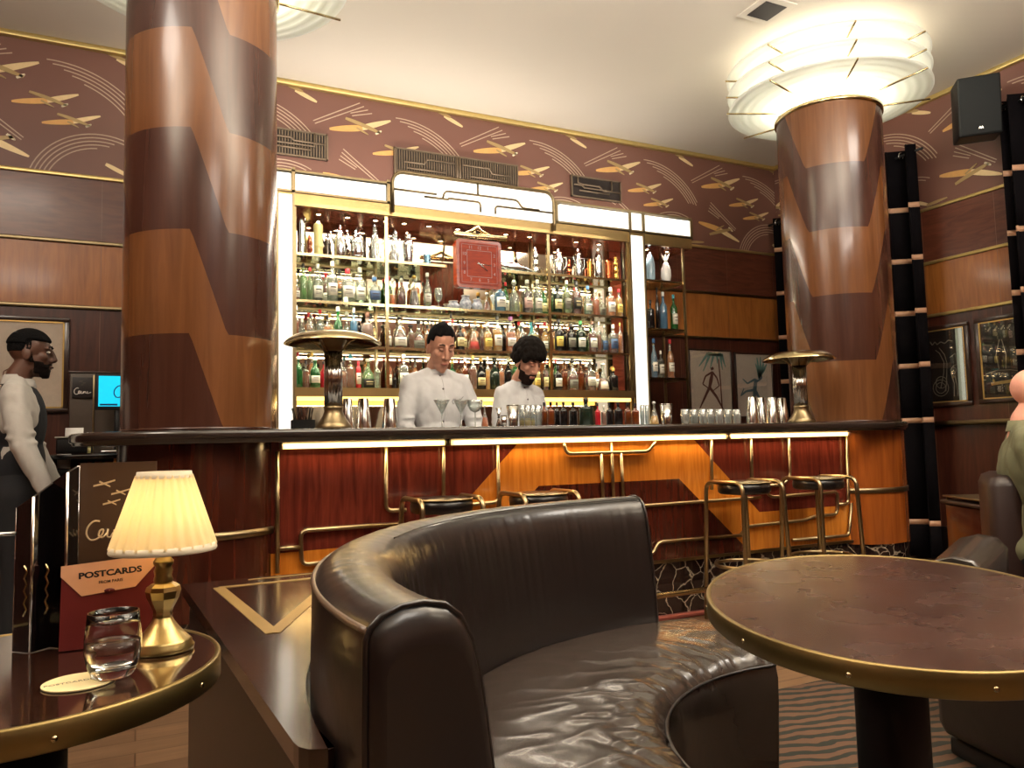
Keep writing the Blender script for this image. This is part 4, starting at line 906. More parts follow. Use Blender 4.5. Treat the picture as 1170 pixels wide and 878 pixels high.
# pineapple shaped decanter
Y = YS+.12; p = atY(760, 290, Y); t = thing('pineapple_decanter', 'white pineapple shaped decanter on the side shelf, top right of shelving', 'decanter', (p.x, Y, ZS['S1']+.001)); R0 = wid(760, 300, Y, 12)/2; H = p.z-ZS['S1']
mb = MB(); mb.lathe([(.001, 0), (R0*.7, 0), (R0, H*.25), (R0*.95, H*.45), (R0*.5, H*.66), (R0*.35, H*.7), (.001, H*.7)], 20); mb.build('body', WHT, t)
for k in range(6):
    a = k*PI/3; mb = MB(); mb.tube([(.004*math.cos(a), .004*math.sin(a), H*.69), (R0*.5*math.cos(a), R0*.5*math.sin(a), H*.85), (R0*.9*math.cos(a), R0*.9*math.sin(a), H)], [.004, .005, .001], 6); mb.build('crown_leaf', WHT, t)
# zeppelin shaker lying on top shelf
Y = YS+.13; p = atY(589, 303, Y); t = thing('airship_shaker', 'silver airship shaped shaker lying on the top shelf right of the clock', 'shaker', (p.x, Y, ZS['M1']+.001))
Mz = Matrix.Translation((0, 0, .055)) @ ZR(math.radians(96), 4, 'Y')
mb = MB(); mb.lathe([(.001, -.165), (.022, -.15), (.04, -.09), (.044, -.02), (.038, .07), (.02, .14), (.001, .16)], 20, M=Mz); mb.build('hull', SILV, t)
mb = MB(); mb.box((-.15, -.02, 0), (.14, .02, .016), bev=.004); mb.build('stand', SILV, t)
mb = MB(); mb.lathe([(.014, -.003), (.02, 0), (.014, .003), (.01, 0), (.014, -.003)], 16, M=Matrix.Translation((-.175, 0, .055)) @ ZR(PI/2, 4, 'X')); mb.build('ring', SILV, t)
# blue and white ceramics below the clock
BW = mat('blue_white_china', (176, 192, 206), .2, coat=.5, bscale=55)
nt = BW.node_tree; 
for nn in nt.nodes:
    if nn.type == 'MIX': nn.inputs[6].default_value = (*sc((52, 70, 110)), 1); nn.inputs[7].default_value = (*sc((236, 240, 244)), 1)
    if nn.type == 'TEX_NOISE': nn.inputs['Detail'].default_value = 1
for px, w, h_, lb in ((518, 15, .075, 'blue and white round china pot under the left side of the clock'), (532, 14, .125, 'taller blue and white china vase under the clock'), (545, 13, .10, 'blue and white china bowl under the right side of the clock')):
    Y = YS+.11; x = atY(px, 345, Y).x; R0 = wid(px, 345, Y, w)/2
    t = thing('china_vessel', lb, 'pot', (x, Y, ZS['M2']+.001))
    mb = MB(); mb.lathe([(.001, 0), (R0*.6, 0), (R0, h_*.35), (R0*.95, h_*.6), (R0*.6, h_*.85), (R0*.7, h_), (R0*.62, h_), (R0*.5, h_*.85), (R0*.85, h_*.6), (R0*.5, h_*.1), (.001, h_*.08)], 22); mb.build('body', BW, t)
    mb = MB(); mb.lathe([(R0*.62, h_*.97), (R0*.74, h_*.98), (R0*.74, h_*1.02), (R0*.62, h_*1.03)], 22); mb.build('rim', WHT, t)
def stemglass(name, label, loc, h_, R0, m=CG, kind='martini', liq=None, cat='glass', grp=None):
    t = thing(name, label, cat, loc, 0, grp)
    if kind == 'martini': pr = [(.001, 0), (R0*.7, .002), (R0*.7, .004), (.004, .01), (.0035, h_*.5), (.005, h_*.52), (R0, h_)]
    elif kind == 'coupe': pr = [(.001, 0), (R0*.7, .002), (.004, .01), (.0035, h_*.55), (R0*.6, h_*.62), (R0*.95, h_*.8), (R0, h_)]
    elif kind == 'goblet': pr = [(.001, 0), (R0*.7, .002), (.005, .01), (.004, h_*.35), (R0*.7, h_*.45), (R0, h_*.65), (R0*.85, h_)]
    else: pr = [(.001, .0), (R0*.85, 0), (R0*.9, .008), (R0, h_*.5), (R0*.96, h_)]
    inner = [(max(.001, r-.0015), z+.001) for r, z in reversed(pr) if z >= (h_*.5 if kind != 'rocks' else -1)]
    mb = MB(); mb.lathe(pr+inner, 22); mb.build('bowl' if kind != 'rocks' else 'tumbler', m, t)
    mb = MB(); mb.lathe([(R0*.985, h_*.985), (R0*1.01, h_*.99), (R0*1.01, h_), (R0*.985, h_)] if kind != 'goblet' else [(R0*.83, h_*.985), (R0*.87, h_*.99), (R0*.87, h_)], 22); mb.build('rim', thin_glass('rim_glass', (240, 244, 240), .35, .05, .3, (240, 244, 240)), t)
    if liq: mb = MB(); mb.lathe([(.001, .006), (R0*.85, .008), (R0*.9, h_*.4), (.001, h_*.4)], 22); mb.build('drink', LQ[liq], t)
    return t
Y = YS+.11
stemglass('goblet', 'clear crystal goblet right of the pale blue bottle, second shelf', (atY(501, 340, Y).x, Y, ZS['M2']+.001), .17, .032, kind='goblet')
stemglass('goblet', 'frosted white funnel shaped glass under the clock corner', (atY(563.5, 340, YS+.2).x, YS+.2, ZS['M2']+.001), .16, .030, m=thin_glass('milky_glass', (235, 240, 238), .2, .1, .5, (230, 236, 236)), kind='martini')
# ------------------------------------------------------------------ things standing on the bar counter
CT1 = CT+.0008
def tin(px, y_t, w, lab, Y, up=False, grp=None, name='shaker_tin'):
    p = atY(px, y_t, Y); R0 = wid(px, y_t, Y, w)/2; H = p.z-CT1; t = thing(name, lab, 'shaker tin', (p.x, Y, CT1), 0, grp); k = .64
    pr = [(R0, 0), (R0*k, H-.004), (R0*k*.9, H), (.001, H)] if not up else [(.001, 0), (R0*.74, 0), (R0*.76, .004), (R0, H), (R0*.96, H), (R0*.7, .01), (.001, .01)]
    mb = MB(); mb.lathe(pr, 28); mb.build('cup', CHR, t)
    mb = MB(); q = 0 if not up else H-.003; mb.lathe([(R0*.985, q), (R0*1.02, q+.001), (R0*1.02, q+.003), (R0*.985, q+.004)], 28); mb.build('rolled_rim', CHR, t)
    return t
for px, w, lb in ((397, 15.5, 'upturned steel tin touching the left heater lamp column'), (415, 18, 'upturned steel tin, middle one of three beside the left heater lamp'), (445, 19, 'upturned steel tin nearest to the first bartender sleeve')):
    tin(px, 455.5, w, lb, 4.03)
for i, (px, w, yt) in enumerate(((859, 15, 454), (870, 15, 454.5), (882, 15, 454), (893, 14.5, 455))):
    tin(px, yt, w, ['leftmost upturned steel tin in the cluster left of the right heater lamp', 'second upturned steel tin from left in the cluster by the right heater lamp', 'third upturned steel tin from left in the cluster by the right heater lamp', 'rightmost upturned steel tin, nearest the right heater lamp column'][i], 3.86 if i % 2 == 0 else 3.99, False, 'steel tins by the right heater lamp')
tin(585.5, 463, 14.5, 'steel mixing tin standing open in front of the bearded bartender', 3.95, True)
tin(761, 462, 14, 'steel tin with open top standing below the side shelves', 4.0, True)
# brass mushroom heater lamps
def heater(px, yt, Y, lab, scw):
    p = atY(px, yt, Y); H = p.z-CT1; R0 = scw; t = thing('mushroom_lamp', lab, 'lamp', (p.x, Y, CT1), 0, 'brass mushroom lamps on the bar')
    mb = MB(); mb.lathe([(.001, 0), (.088, 0), (.09, .008), (.075, .03), (.052, .065), (.045, .085), (.046, .10), (.048, .11), (.001, .11)], 32); mb.build('base', BRD, t)
    mb = MB(); n = 72; r0 = .040
    rs = [[((r0+.004*abs(math.sin(j*PI/6)))*math.cos(2*PI*j/n), (r0+.004*abs(math.sin(j*PI/6)))*math.sin(2*PI*j/n), z) for j in range(n)] for z in (.105, H*.80)]
    mb.rings(rs, True); mb.build('fluted_column', CHR, t)
    mb = MB(); mb.lathe([(.046, H*.79), (.05, H*.80), (.046, H*.82), (.052, H*.85), (.06, H*.88), (.066, H*.91)], 32); mb.build('neck_cup', BRD, t)
    mb = MB(); mb.lathe([(R0*.98, H*.868), (R0, H*.868), (R0, H*.874), (R0*.94, H*.908), (R0*.80, H*.950), (R0*.6, H*.978), (R0*.35, H*.994), (R0*.15, H*.999), (.001, H), (.001, H-.006), (R0*.35, H*.984), (R0*.6, H*.966), (R0*.80, H*.936), (R0*.94, H*.892), (R0*.98, H*.868)], 48); mb.build('shade', BRL, t)
    for s in range(4):
        a = PI/4+s*PI/2; mb = MB(); mb.tube([(.045*math.cos(a), .045*math.sin(a), H*.79), (R0*.4*math.cos(a), R0*.4*math.sin(a), H*.88), (R0*.7*math.cos(a), R0*.7*math.sin(a), H*.945)], .004, 6); mb.build('stay', BRL, t)
    return t
heater(380.5, 379, 3.76, 'brass mushroom lamp with fluted column on left part of the bar', wid(380, 390, 3.76, 109)/2)
heater(912, 401, 3.70, 'brass mushroom lamp with fluted column in front of the right pillar', wid(912, 409, 3.70, 80)/2)
# straw holder
Y = 4.04; t = thing('straw_caddy', 'black caddy of straws beside the left light column', 'caddy', (atY(346, 480, Y).x, Y, CT1)); 
mb = MB(); mb.box((-.055, -.035, 0), (.055, .035, .055)); mb.build('box', BLKM, t)
for k in range(16):
    x = -.045+.006*k; a = random.uniform(-.35, .35); mb = MB(); mb.tube([(x, random.uniform(-.02, .02), .05), (x+math.sin(a)*.06, random.uniform(-.02, .02), .052+.065*math.cos(a))], .0024, 6)
    mb.build('straw', CP['brown'] if k % 4 == 3 else BLKM, t)
# glasses
rk = None
for i, px in enumerate((783, 793, 803, 812, 822, 832, 842)):
    Y = 3.95 if i % 2 == 0 else 4.06; loc = (atY(px, 480, Y).x, Y, CT1)
    lb = ['leftmost', 'second', 'third', 'middle', 'fifth', 'sixth', 'rightmost'][i]+' tumbler in the row of clear glasses below the framed prints'
    h_ = atY(px, 468, Y).z-CT1; stemglass('tumbler', lb, loc, h_, .027, CG, 'rocks', grp='tumblers below the framed prints')
for px, k, lb in ((505, 'martini', 'cocktail glass before the first bartender, leftmost of three'), (527, 'martini', 'cocktail glass in front of the first bartender buttons, middle of three'), (543, 'coupe', 'cocktail glass at the edge of the first bartender sleeve, rightmost of three')):
    Y = 3.95; stemglass('cocktail_glass', lb, (atY(px, 480, Y).x, Y, CT1), .155, .045, CG, k)
for i, px in enumerate((597, 603, 609, 615)):
    Y = 3.9 if i % 2 else 3.99; lb = ['leftmost', 'second', 'third', 'rightmost'][i]+' of four clear tumblers before the bearded bartender'
    stemglass('tumbler', lb, (atY(px, 480, Y).x, Y, CT1), atY(px, 463, Y).z-CT1, .022, CG, 'rocks', 'yellow' if i < 3 else None, grp='tumblers before the bearded bartender')
for i, px in enumerate((734, 739.5)):
    Y = 3.95; stemglass('shot_glass', ['slim clear glass before the right light column, left of two', 'slim clear glass before the right light column, right of two'][i], (atY(px, 480, Y).x, Y, CT1), atY(px, 463, Y).z-CT1, .014, CG, 'rocks')
def cb(px, yt, w, shape, glass, liq, lev, cap, lab, text, Y=3.95):
    p = atY(px, yt, Y); t = bottle((p.x, Y, CT1), wid(px, yt, Y, w)/2, p.z-CT1, shape, glass, liq, lev, cap, lab); t['label'] = text; return t
cb(553.6, 463, 9, 'tri', 'clear', 'orange', .35, 'white', None, 'small flask of orange liquid between the two bartenders', 3.9)
cb(747, 459, 11, 'tri', 'clear', 'gold', .3, 'white', None, 'small glass flask with golden base on the counter right of light column')
for i, (px, yt, w, sh, gl, lq, cp) in enumerate(((621.5, 460, 7.5, 'short', 'amber', 'brown', 'black'), (629, 459.5, 8.5, 'short', 'amber', 'brown', 'black'), (636, 460, 6.5, 'short', 'dark', None, 'black'), (643.5, 459.5, 8.5, 'short', 'dark', None, 'black'),
      (654.5, 460, 9.5, 'short', 'dark', None, 'black'), (669, 455, 16, 'short', 'dgreen', None, 'black'), (682.5, 461, 6.5, 'short', 'red', None, 'black'), (689.5, 463, 6.5, 'short', 'clear', 'brown', 'white'),
      (696, 460, 7.5, 'short', 'dark', None, 'black'), (706, 459.5, 10, 'short', 'dark', None, 'black'), (717, 460, 8, 'short', 'amber', 'red', 'black'), (725.5, 461, 8.5, 'short', 'amber', 'brown', 'black'))):
    t = cb(px, yt, w, sh, gl, lq, .6, cp, None, '', 3.92 if i % 2 else 4.03)
    t['label'] = {5: 'biggest dark square shouldered bottle in the row of bitters on the bar', 6: 'small red bitters bottle just right of the biggest dark one'}.get(i, 'small %s bitters bottle, %s from left in the row on the bar' % (GLW[gl], ORD[i])); t['group'] = 'bitters bottles on the bar'
# jigger and bar spoon pot
Y = 3.95; p = atY(569.5, 466, Y); t = thing('jigger', 'double ended steel jigger beside the mixing tin', 'jigger', (p.x, Y, CT1)); H = p.z-CT1
mb = MB(); mb.lathe([(.020, 0), (.021, .002), (.005, H*.48), (.0045, H*.52), (.018, H), (.016, H), (.003, H*.54)], 20); mb.build('cup', CHR, t); mb = MB(); mb.lathe([(.0065, H*.47), (.008, H*.5), (.0065, H*.53)], 16); mb.build('collar', BLKM, t)
Y = 3.87; p = atY(575.5, 475, Y); t = thing('small_cup', 'tiny steel cup between the jigger and the mixing tin', 'cup', (p.x, Y, CT1)); mb = MB(); mb.lathe([(.001, 0), (.016, 0), (.018, p.z-CT1), (.016, p.z-CT1), (.014, .004), (.001, .004)], 18); mb.build('cup', CHR, t); mb = MB(); mb.lathe([(.0165, p.z-CT1-.002), (.019, p.z-CT1-.001), (.0165, p.z-CT1)], 18); mb.build('rim', CHR, t)
# ------------------------------------------------------------------ curved banquette
from mathutils import noise as NZ
from mathutils.bvhtree import BVHTree
LEA = mat('dark_brown_leather', (31, 25, 23), .30, 0, coat=.25, bump=.12, bscale=14, spec=.6)
LEAS = mat('seat_leather', (56, 48, 43), .26, 0, coat=.2, bump=.05, bscale=14, spec=.6)
LEAD = mat('darkest_leather', (26, 21, 19), .38, 0, coat=.2, bump=.1, bscale=20)
PIP = mat('piping_leather', (96, 76, 60), .35, coat=.3)
def sweep(sec, a0, a1, n, c, endk=((.35, .012), (.75, .004)), disp=None, cap_ends=True):
    """sec: closed list of (r,z); sweeps round c; ends pillowed"""
    mr = sum(p[0] for p in sec)/len(sec); mz = sum(p[1] for p in sec)/len(sec); rs = []
    def ring(a, k, da):
        out = []
        for i, (r, z) in enumerate(sec):
            r2, z2 = mr+(r-mr)*k, mz+(z-mz)*k
            if disp: dr, dz = disp(i, a, r2, z2); r2 += dr; z2 += dz
            aa = math.radians(a+da); out.append((c[0]+r2*math.cos(aa), c[1]+r2*math.sin(aa), max(z2, .0)))
        return out
    s = 1 if a1 > a0 else -1
    ends = [(.80, 1.1), (.93, .8), (.985, .35)] if cap_ends else []
    for k, d in ends: rs.append(ring(a0, k, -s*d*1.0))
    for i in range(n+1): rs.append(ring(a0+(a1-a0)*i/n, 1, 0))
    for k, d in reversed(ends): rs.append(ring(a1, k, s*d*1.0))
    return rs
SC = (1.52, 1.08)
sofa = thing('curved_banquette', 'big curved dark brown leather banquette in the foreground centre', 'sofa', (SC[0], SC[1], .006))
def sb(mb, name, m, parent=sofa, o=SC):
    for i, v in enumerate(mb.v): mb.v[i] = (v[0]-o[0], v[1]-o[1], v[2])
    return mb.build(name, m, parent)
A0, A1 = 87.5, 186.5
sec = [(1.085, .10), (1.085, .30), (1.09, .42), (1.098, .52), (1.108, .62), (1.118, .70), (1.128, .765), (1.138, .805), (1.153, .835), (1.175, .852), (1.205, .858), (1.235, .857), (1.262, .848), (1.277, .835), (1.282, .82),
       (1.284, .70), (1.284, .5), (1.284, .3), (1.284, .10)]
def dback(i, a, r, z):
    w = math.exp(-((z-.74)/.10)**2) if r < 1.17 else .25
    p = NZ.noise(Vector((a*.55, z*1.2, 3)))*.9+NZ.noise(Vector((a*1.3, z*2.0, 7)))*.5
    q = NZ.noise(Vector((a*.12, z*3, 11)))
    return (w*p*.0048+q*.002 if r < 1.2 else q*.0015, (p*.0016 if 1.12 < r < 1.26 else 0))
mb = MB(); mb.rings(sweep(sec, A0, A1, 260, SC, disp=dback), True, 0, None, True); sb(mb, 'backrest', LEA)
def arc3(r, z, a0, a1, n=60): return [(SC[0]+r*math.cos(math.radians(a0+(a1-a0)*i/n)), SC[1]+r*math.sin(math.radians(a0+(a1-a0)*i/n)), z) for i in range(n+1)]
mb = MB(); mb.tube(arc3(1.279, .832, A0, A1+.3, 90), .005, 6); sb(mb, 'piping', PIP)
for a in (A1+.25, A0-.25):
    mb = MB(); mb.tube([(SC[0]+r*math.cos(math.radians(a)), SC[1]+r*math.sin(math.radians(a)), z) for r, z in sec], .0045, 6); sb(mb, 'piping', LEA)
mb = MB(); mb.tube(arc3(1.168, .852, A0, 150, 60), .0018, 5); sb(mb, 'seam', LEAD)
ss = [(.60, .08), (.588, .20), (.58, .32), (.578, .39), (.588, .425), (.612, .450), (.65, .462), (.70, .467), (.76, .470), (.82, .471), (.88, .470), (.94, .468), (1.0, .464), (1.05, .457), (1.086, .447), (1.09, .30), (1.09, .08)]
def dseat(i, a, r, z):
    if z < .40 or r > 1.07: return (0, 0)
    w = math.exp(-((r-.70)/.16)**2)+.35
    p = NZ.noise(Vector((r*22+a*.18, a*.11, 2)))
    q = NZ.noise(Vector((r*10, a*.05, 5))); s_ = 1-abs(NZ.noise(Vector((r*9-a*.12, a*.16, 9))))
    g = NZ.noise(Vector((r*3, a*.30, 21)))*math.exp(-((r-.62)/.07)**2)
    return (0, w*(p*.0048+q*.006+(s_**6)*.004)+g*.006)
mb = MB()
# densify radial direction for creases
sd = []
for i in range(len(ss)):
    a, b_ = ss[i], ss[(i+1) % len(ss)]
    k = 5 if (a[1] > .44 and b_[1] > .44) else 1
    for j in range(k): t_ = j/k; sd.append((a[0]+(b_[0]-a[0])*t_, a[1]+(b_[1]-a[1])*t_))
mb.rings(sweep(sd, 82.5, 222, 300, SC, disp=dseat), True, 0, None, True); sb(mb, 'seat', LEAS)
mb = MB(); mb.rings(sweep([(.66, 0), (.66, .09), (1.24, .09), (1.24, 0)], 90, 187, 60, SC, cap_ends=False), True, 0, None, False); sb(mb, 'plinth', BLKM)
mb = MB(); mb.tube(arc3(.585, .424, 82.5, 222, 110), .004, 6); sb(mb, 'piping', LEAD)
# ------------------------------------------------------------------ low partition with inlaid top behind the banquette
PZ = .67
PTOP = wood('partition_top_veneer', (34, 18, 13), (50, 28, 21), scale=(1.5, 6, 1), rough=.2, coat=.9); PSID = wood('partition_side', (26, 14, 10), (36, 20, 15), rough=.4, coat=.2)
t = thing('low_partition', 'low dark wooden partition with brass inlaid top behind the banquette', 'partition', (.5, 1.8, 0)); o_ = (.5, 1.8)
arc_in = [(SC[0]+1.292*math.cos(math.radians(a)), SC[1]+1.292*math.sin(math.radians(a))) for a in range(181, 87, -3)]
far = [(arc_in[-1][0], 2.50), (.118, 2.50)]
near = [(.190, 1.085), (.193, 1.065), (.203, 1.05), (.22, 1.042), (.235, 1.04)]
poly = near+[(arc_in[0][0]-.003, 1.035)]+arc_in+far
poly = [(x, y) for x, y in poly]
def po(mb, name, m, parent=None):
    for i, v in enumerate(mb.v): mb.v[i] = (v[0]-o_[0], v[1]-o_[1], v[2])
    return mb.build(name, m, parent or t)
mb = MB(); mb.prism(poly, PZ-.03, PZ); tp = po(mb, 'top', PTOP)
mb = MB(); mb.prism([(x+(.02 if x < .3 else 0), y-(.02 if y > 2.4 else 0)+(.03 if y < 1.0 else 0)) for x, y in poly], 0, PZ-.03); po(mb, 'body', PSID)
mb = MB(); G = [atZ(*p, PZ) for p in ((250, 672), (312, 724), (362, 688), (362, 672))]
def strip(P, w, mbx, z=PZ):
    for i in range(len(P)-1):
        z = z+.0002
        a, b_ = Vector(P[i][:2]), Vector(P[i+1][:2]); d = (b_-a).normalized(); n = Vector((-d.y, d.x))*w/2
        mbx.prism([tuple(q) for q in (a+n, a-n, b_-n, b_+n)], z, z+.0012)
A_, B_, C_ = Vector((.235, 2.36)), Vector((.285, 1.66)), Vector((.46, 2.10))
A_ = Vector(G[0][:2]); B_ = Vector(G[1][:2]); C_ = B_+(B_-Vector((.30, 1.3)))*0; 
strip([A_, B_, Vector(G[2][:2])+Vector((.05, .16))], .030, mb); strip([A_, Vector((1.0, A_.y+.02))], .022, mb); strip([(.30, A_.y+.09), (1.2, A_.y+.12)], .012, mb)
po(mb, 'brass_inlay', mat('inlay_brass_veneer', (170, 140, 86), .3, .35), tp)
# ------------------------------------------------------------------ tables
TTOP = None
m, nt, b = newmat('scuffed_table_top'); N = nt.nodes; L = nt.links
tc = N.new('ShaderNodeTexCoord'); n1 = N.new('ShaderNodeTexNoise'); n1.inputs['Scale'].default_value = 5; n1.inputs['Detail'].default_value = 8; n1.inputs['Distortion'].default_value = .4
L.new(tc.outputs['Object'], n1.inputs['Vector']); cr = N.new('ShaderNodeValToRGB'); cr.color_ramp.elements[0].position = .3; cr.color_ramp.elements[0].color = (*sc((50, 31, 26)), 1); cr.color_ramp.elements[1].position = .75; cr.color_ramp.elements[1].color = (*sc((76, 52, 45)), 1)
L.new(n1.outputs['Fac'], cr.inputs[0]); L.new(cr.outputs[0], b.inputs['Base Color'])
n2 = N.new('ShaderNodeTexNoise'); n2.inputs['Scale'].default_value = 9; n2.inputs['Detail'].default_value = 6; mr = N.new('ShaderNodeMapRange'); mr.inputs[3].default_value = .16; mr.inputs[4].default_value = .36
L.new(tc.outputs['Object'], n2.inputs['Vector']); L.new(n2.outputs['Fac'], mr.inputs[0]); L.new(mr.outputs[0], b.inputs['Roughness']); b.inputs['Coat Weight'].default_value = .35; b.inputs['Coat Roughness'].default_value = .2
TTOP = m
BRT = mat('table_rim_brass', (140, 120, 76), .42, 1, bump=.05, bscale=30)
def table(label, c, a, b_, rot, zt, pr, th=.034, screws=10, topm=TTOP):
    t = thing('oval_table' if a != b_ else 'round_table', label, 'table', (c[0], c[1], .006 if a != b_ else 0), rot)
    mb = MB(); mb.lathe([(.001, zt-.03), (.985, zt-.03), (.985, zt), (.001, zt)], 96, sx=a, sy=b_, smooth=False); top = mb.build('table_top', topm, t)
    e = .004
    rs = []
    for k in range(97):
        pass
    def E(k, off, z): an = 2*PI*k/96; nx, ny = math.cos(an)/a, math.sin(an)/b_; l = math.hypot(nx, ny); return (a*math.cos(an)+nx/l*off, b_*math.sin(an)+ny/l*off, z)
    mb = MB(); rs = [[E(k, o, z) for k in range(96)] for o, z in ((-.009, zt-.001), (-.008, zt+.0012), (-.002, zt+.0015), (0, zt-.001), (0, zt-th), (-.003, zt-th-.002), (-.012, zt-th))]
    mb.rings(rs, False); mb.build('brass_rim', BRT, t)
    for k in range(screws):
        kk = 96*(k+.35)/screws; p = E(kk, 0, zt-th*.6); an = math.atan2(p[1]/b_**2, p[0]/a**2)
        mb = MB(); mb.lathe([(.001, .0022), (.0035, .0015), (.0042, 0)], 10, M=Matrix.Translation(p) @ ZR(an, 4, 'Z') @ ZR(PI/2, 4, 'Y')); mb.build('screw', BRL, t)
    mb = MB(); mb.lathe([(.001, .02), (pr, .02), (pr, zt-.035), (.001, zt-.035)], 32); mb.build('pedestal', BLKM, t)
    mb = MB(); mb.lathe([(.001, 0), (pr*3.1, 0), (pr*3.1, .012), (pr*2.9, .02), (.001, .02)], 40); mb.build('foot_plate', BLKM, t)
    return t
table('large oval table with dark scuffed top and brass rim at right', (1.329, 1.078), .534, .341, math.radians(46), .74, .066, screws=12)
LT = mat('polished_dark_top', (44, 24, 17), .1, coat=.9, bscale=6)
table('small round brass rimmed table at lower left under the pleated lamp', (-.166, 1.379), .29, .29, 0, .74, .075, screws=8, topm=LT)
# ------------------------------------------------------------------ second seat at the right edge
def fr(x0, y0, x1, y1, z0, z1, bev, name, m, t, T=None): mb = MB(); mb.box((x0, y0, z0), (x1, y1, z1), bev=bev, M=T); return mb.build(name, m, t)
t = thing('leather_bench', 'low dark leather seat behind the oval table at the right edge', 'bench', (2.835, 1.445, .006), math.radians(-16))
fr(-.52, -.55, .24, .20, .06, .44, .05, 'seat', LEAD, t)  # darkest leather puts the seat's shadow into its colour
mb = MB(); BL = ZR(math.radians(16), 4, 'Z') @ Matrix.Translation((-2.835, -1.445, -.006))
mb.rings([[tuple(BL @ Vector((2.70+.36*u-dy*.045, 1.78+.13*u+dy*.16, z+.05*u))) for dy, z in ((0, .2), (0, .56), (.2, .595), (.6, .605), (1.0, .585), (1.1, .5), (1.1, .2))] for u in [i/10 for i in range(11)]], True); mb.build('backrest', LEAS, t)
fr(-.48, -.5, .20, .18, 0, .06, .01, 'plinth', BLKM, t)
# armchair of the seated man
t = thing('brown_armchair', 'dark brown leather armchair behind the seated man in olive jacket', 'armchair', (3.70, 1.96, .006), math.radians(-53))
AC = mat('red_brown_leather', (40, 22, 18), .45, coat=.1)
fr(-.38, -.27, -.24, .27, .1, .87, .05, 'backrest', AC, t); fr(-.24, -.22, .36, .22, .22, .43, .05, 'seat', AC, t)
for y in (-.30, .20): fr(-.26, y, .34, y+.10, .12, .64, .04, 'armrest', AC, t)
for x in (-.33, .28):
    for y in (-.24, .22): mb = MB(); mb.tube([(x, y, 0), (x, y, .13)], [.014, .02], 8); mb.build('leg', BLKM, t)
# side block seen left of the chair
t = thing('wooden_end_cabinet', 'dark wooden low cabinet left of the brown armchair by right wall', 'cabinet', (4.20, 2.66, 0), math.radians(-30))
fr(-.18, -.2, .18, .2, 0, .66, .008, 'body', W_DRK, t); fr(-.2, -.22, .2, .22,   .662, .685, .008, 'top', AC, t); fr(-.19, -.21, .19, .21, .70, .71, .004, 'tray', BRD, t)
mb = MB(); mb.box((-.015, -.212, .35), (.015, -.2, .42), bev=.003); mb.build('handle', BRD, t)
for x in (-.17, .17):
    for y in (-.19, .19): mb = MB(); mb.tube([(x, y, .683), (x, y, .703)], .008, 8); mb.build('foot', BRD, t)
# ------------------------------------------------------------------ rug
m, nt, b = newmat('zebra_rug'); N = nt.nodes; L = nt.links
tc = N.new('ShaderNodeTexCoord'); mp = N.new('ShaderNodeMapping'); mp.inputs['Rotation'].default_value = (0, 0, math.radians(14)); wv = N.new('ShaderNodeTexWave'); wv.inputs['Scale'].default_value = 5.2; wv.inputs['Distortion'].default_value = 5; wv.inputs['Detail'].default_value = 2.5; wv.inputs['Detail Scale'].default_value = 1.2; wv.bands_direction = 'Y'
L.new(tc.outputs['Object'], mp.inputs['Vector']); L.new(mp.outputs[0], wv.inputs['Vector']); cr = N.new('ShaderNodeValToRGB'); cr.color_ramp.interpolation = 'LINEAR'
cr.color_ramp.elements[0].position = .42; cr.color_ramp.elements[0].color = (*sc((32, 34, 26)), 1); cr.color_ramp.elements[1].position = .48; cr.color_ramp.elements[1].color = (*sc((88, 62, 44)), 1)
L.new(wv.outputs['Fac'], cr.inputs[0]); L.new(cr.outputs[0], b.inputs['Base Color']); b.inputs['Roughness'].default_value = .95
mb = MB(); mb.box((1.56, -1.5, 0.0), (3.85, 2.52, .005), bev=.004); tag(mb.build('zebra_rug', m), 'brown and dark green zebra striped rug under the oval table', 'rug')
# ------------------------------------------------------------------ table lamp
TZ = .7412
t = thing('table_lamp', 'small brass table lamp with lit pleated cream shade', 'lamp', (.038, 1.395, TZ))
BRW = mat('worn_brass', (186, 162, 106), .3, 1, bump=.1, bscale=50)
mb = MB(); mb.lathe([(.001, 0), (.047, 0), (.048, .006), (.044, .010), (.044, .014), (.040, .018), (.034, .024), (.024, .036), (.017, .046), (.014, .052)], 40); mb.build('base', BRW, t)
mb = MB(); mb.lathe([(.014, .052), (.015, .056), (.014, .060), (.016, .066), (.024, .082), (.027, .094), (.025, .101), (.018, .106), (.013, .108)], 8, smooth=False); mb.build('urn_stem', BRW, t)
mb = MB(); mb.lathe([(.013, .106), (.015, .112), (.013, .118), (.0145, .126), (.012, .132), (.0155, .138), (.0155, .142), (.012, .146), (.013, .160), (.012, .19), (.001, .19)], 24); mb.build('stem', BRW, t)
SHM, nt, b = newmat('pleated_silk_shade'); N = nt.nodes; L = nt.links; out = N['Material Output']
tl = N.new('ShaderNodeBsdfTranslucent'); tl.inputs[0].default_value = (*sc((255, 240, 204)), 1); df = N.new('ShaderNodeBsdfDiffuse'); df.inputs[0].default_value = (*sc((226, 212, 178)), 1)
mx = N.new('ShaderNodeMixShader'); mx.inputs[0].default_value = .55; L.new(df.outputs[0], mx.inputs[1]); L.new(tl.outputs[0], mx.inputs[2]); L.new(mx.outputs[0], out.inputs['Surface'])
n = 192
def shr(r, z, amp): return [((r+amp*(math.cos(24*2*PI*j/n)+.4*math.cos(48*2*PI*j/n+1)))*math.cos(2*PI*j/n), (r+amp*(math.cos(24*2*PI*j/n)))*math.sin(2*PI*j/n), z) for j in range(n)]
mb = MB(); mb.rings([shr(.0795+( .041-.0795)*k/10, .165+.116*k/10, .0022) for k in range(11)], False); so = mb.build('shade', SHM, t)
TAPE = mat('cream_tape', (222, 210, 184), .8)
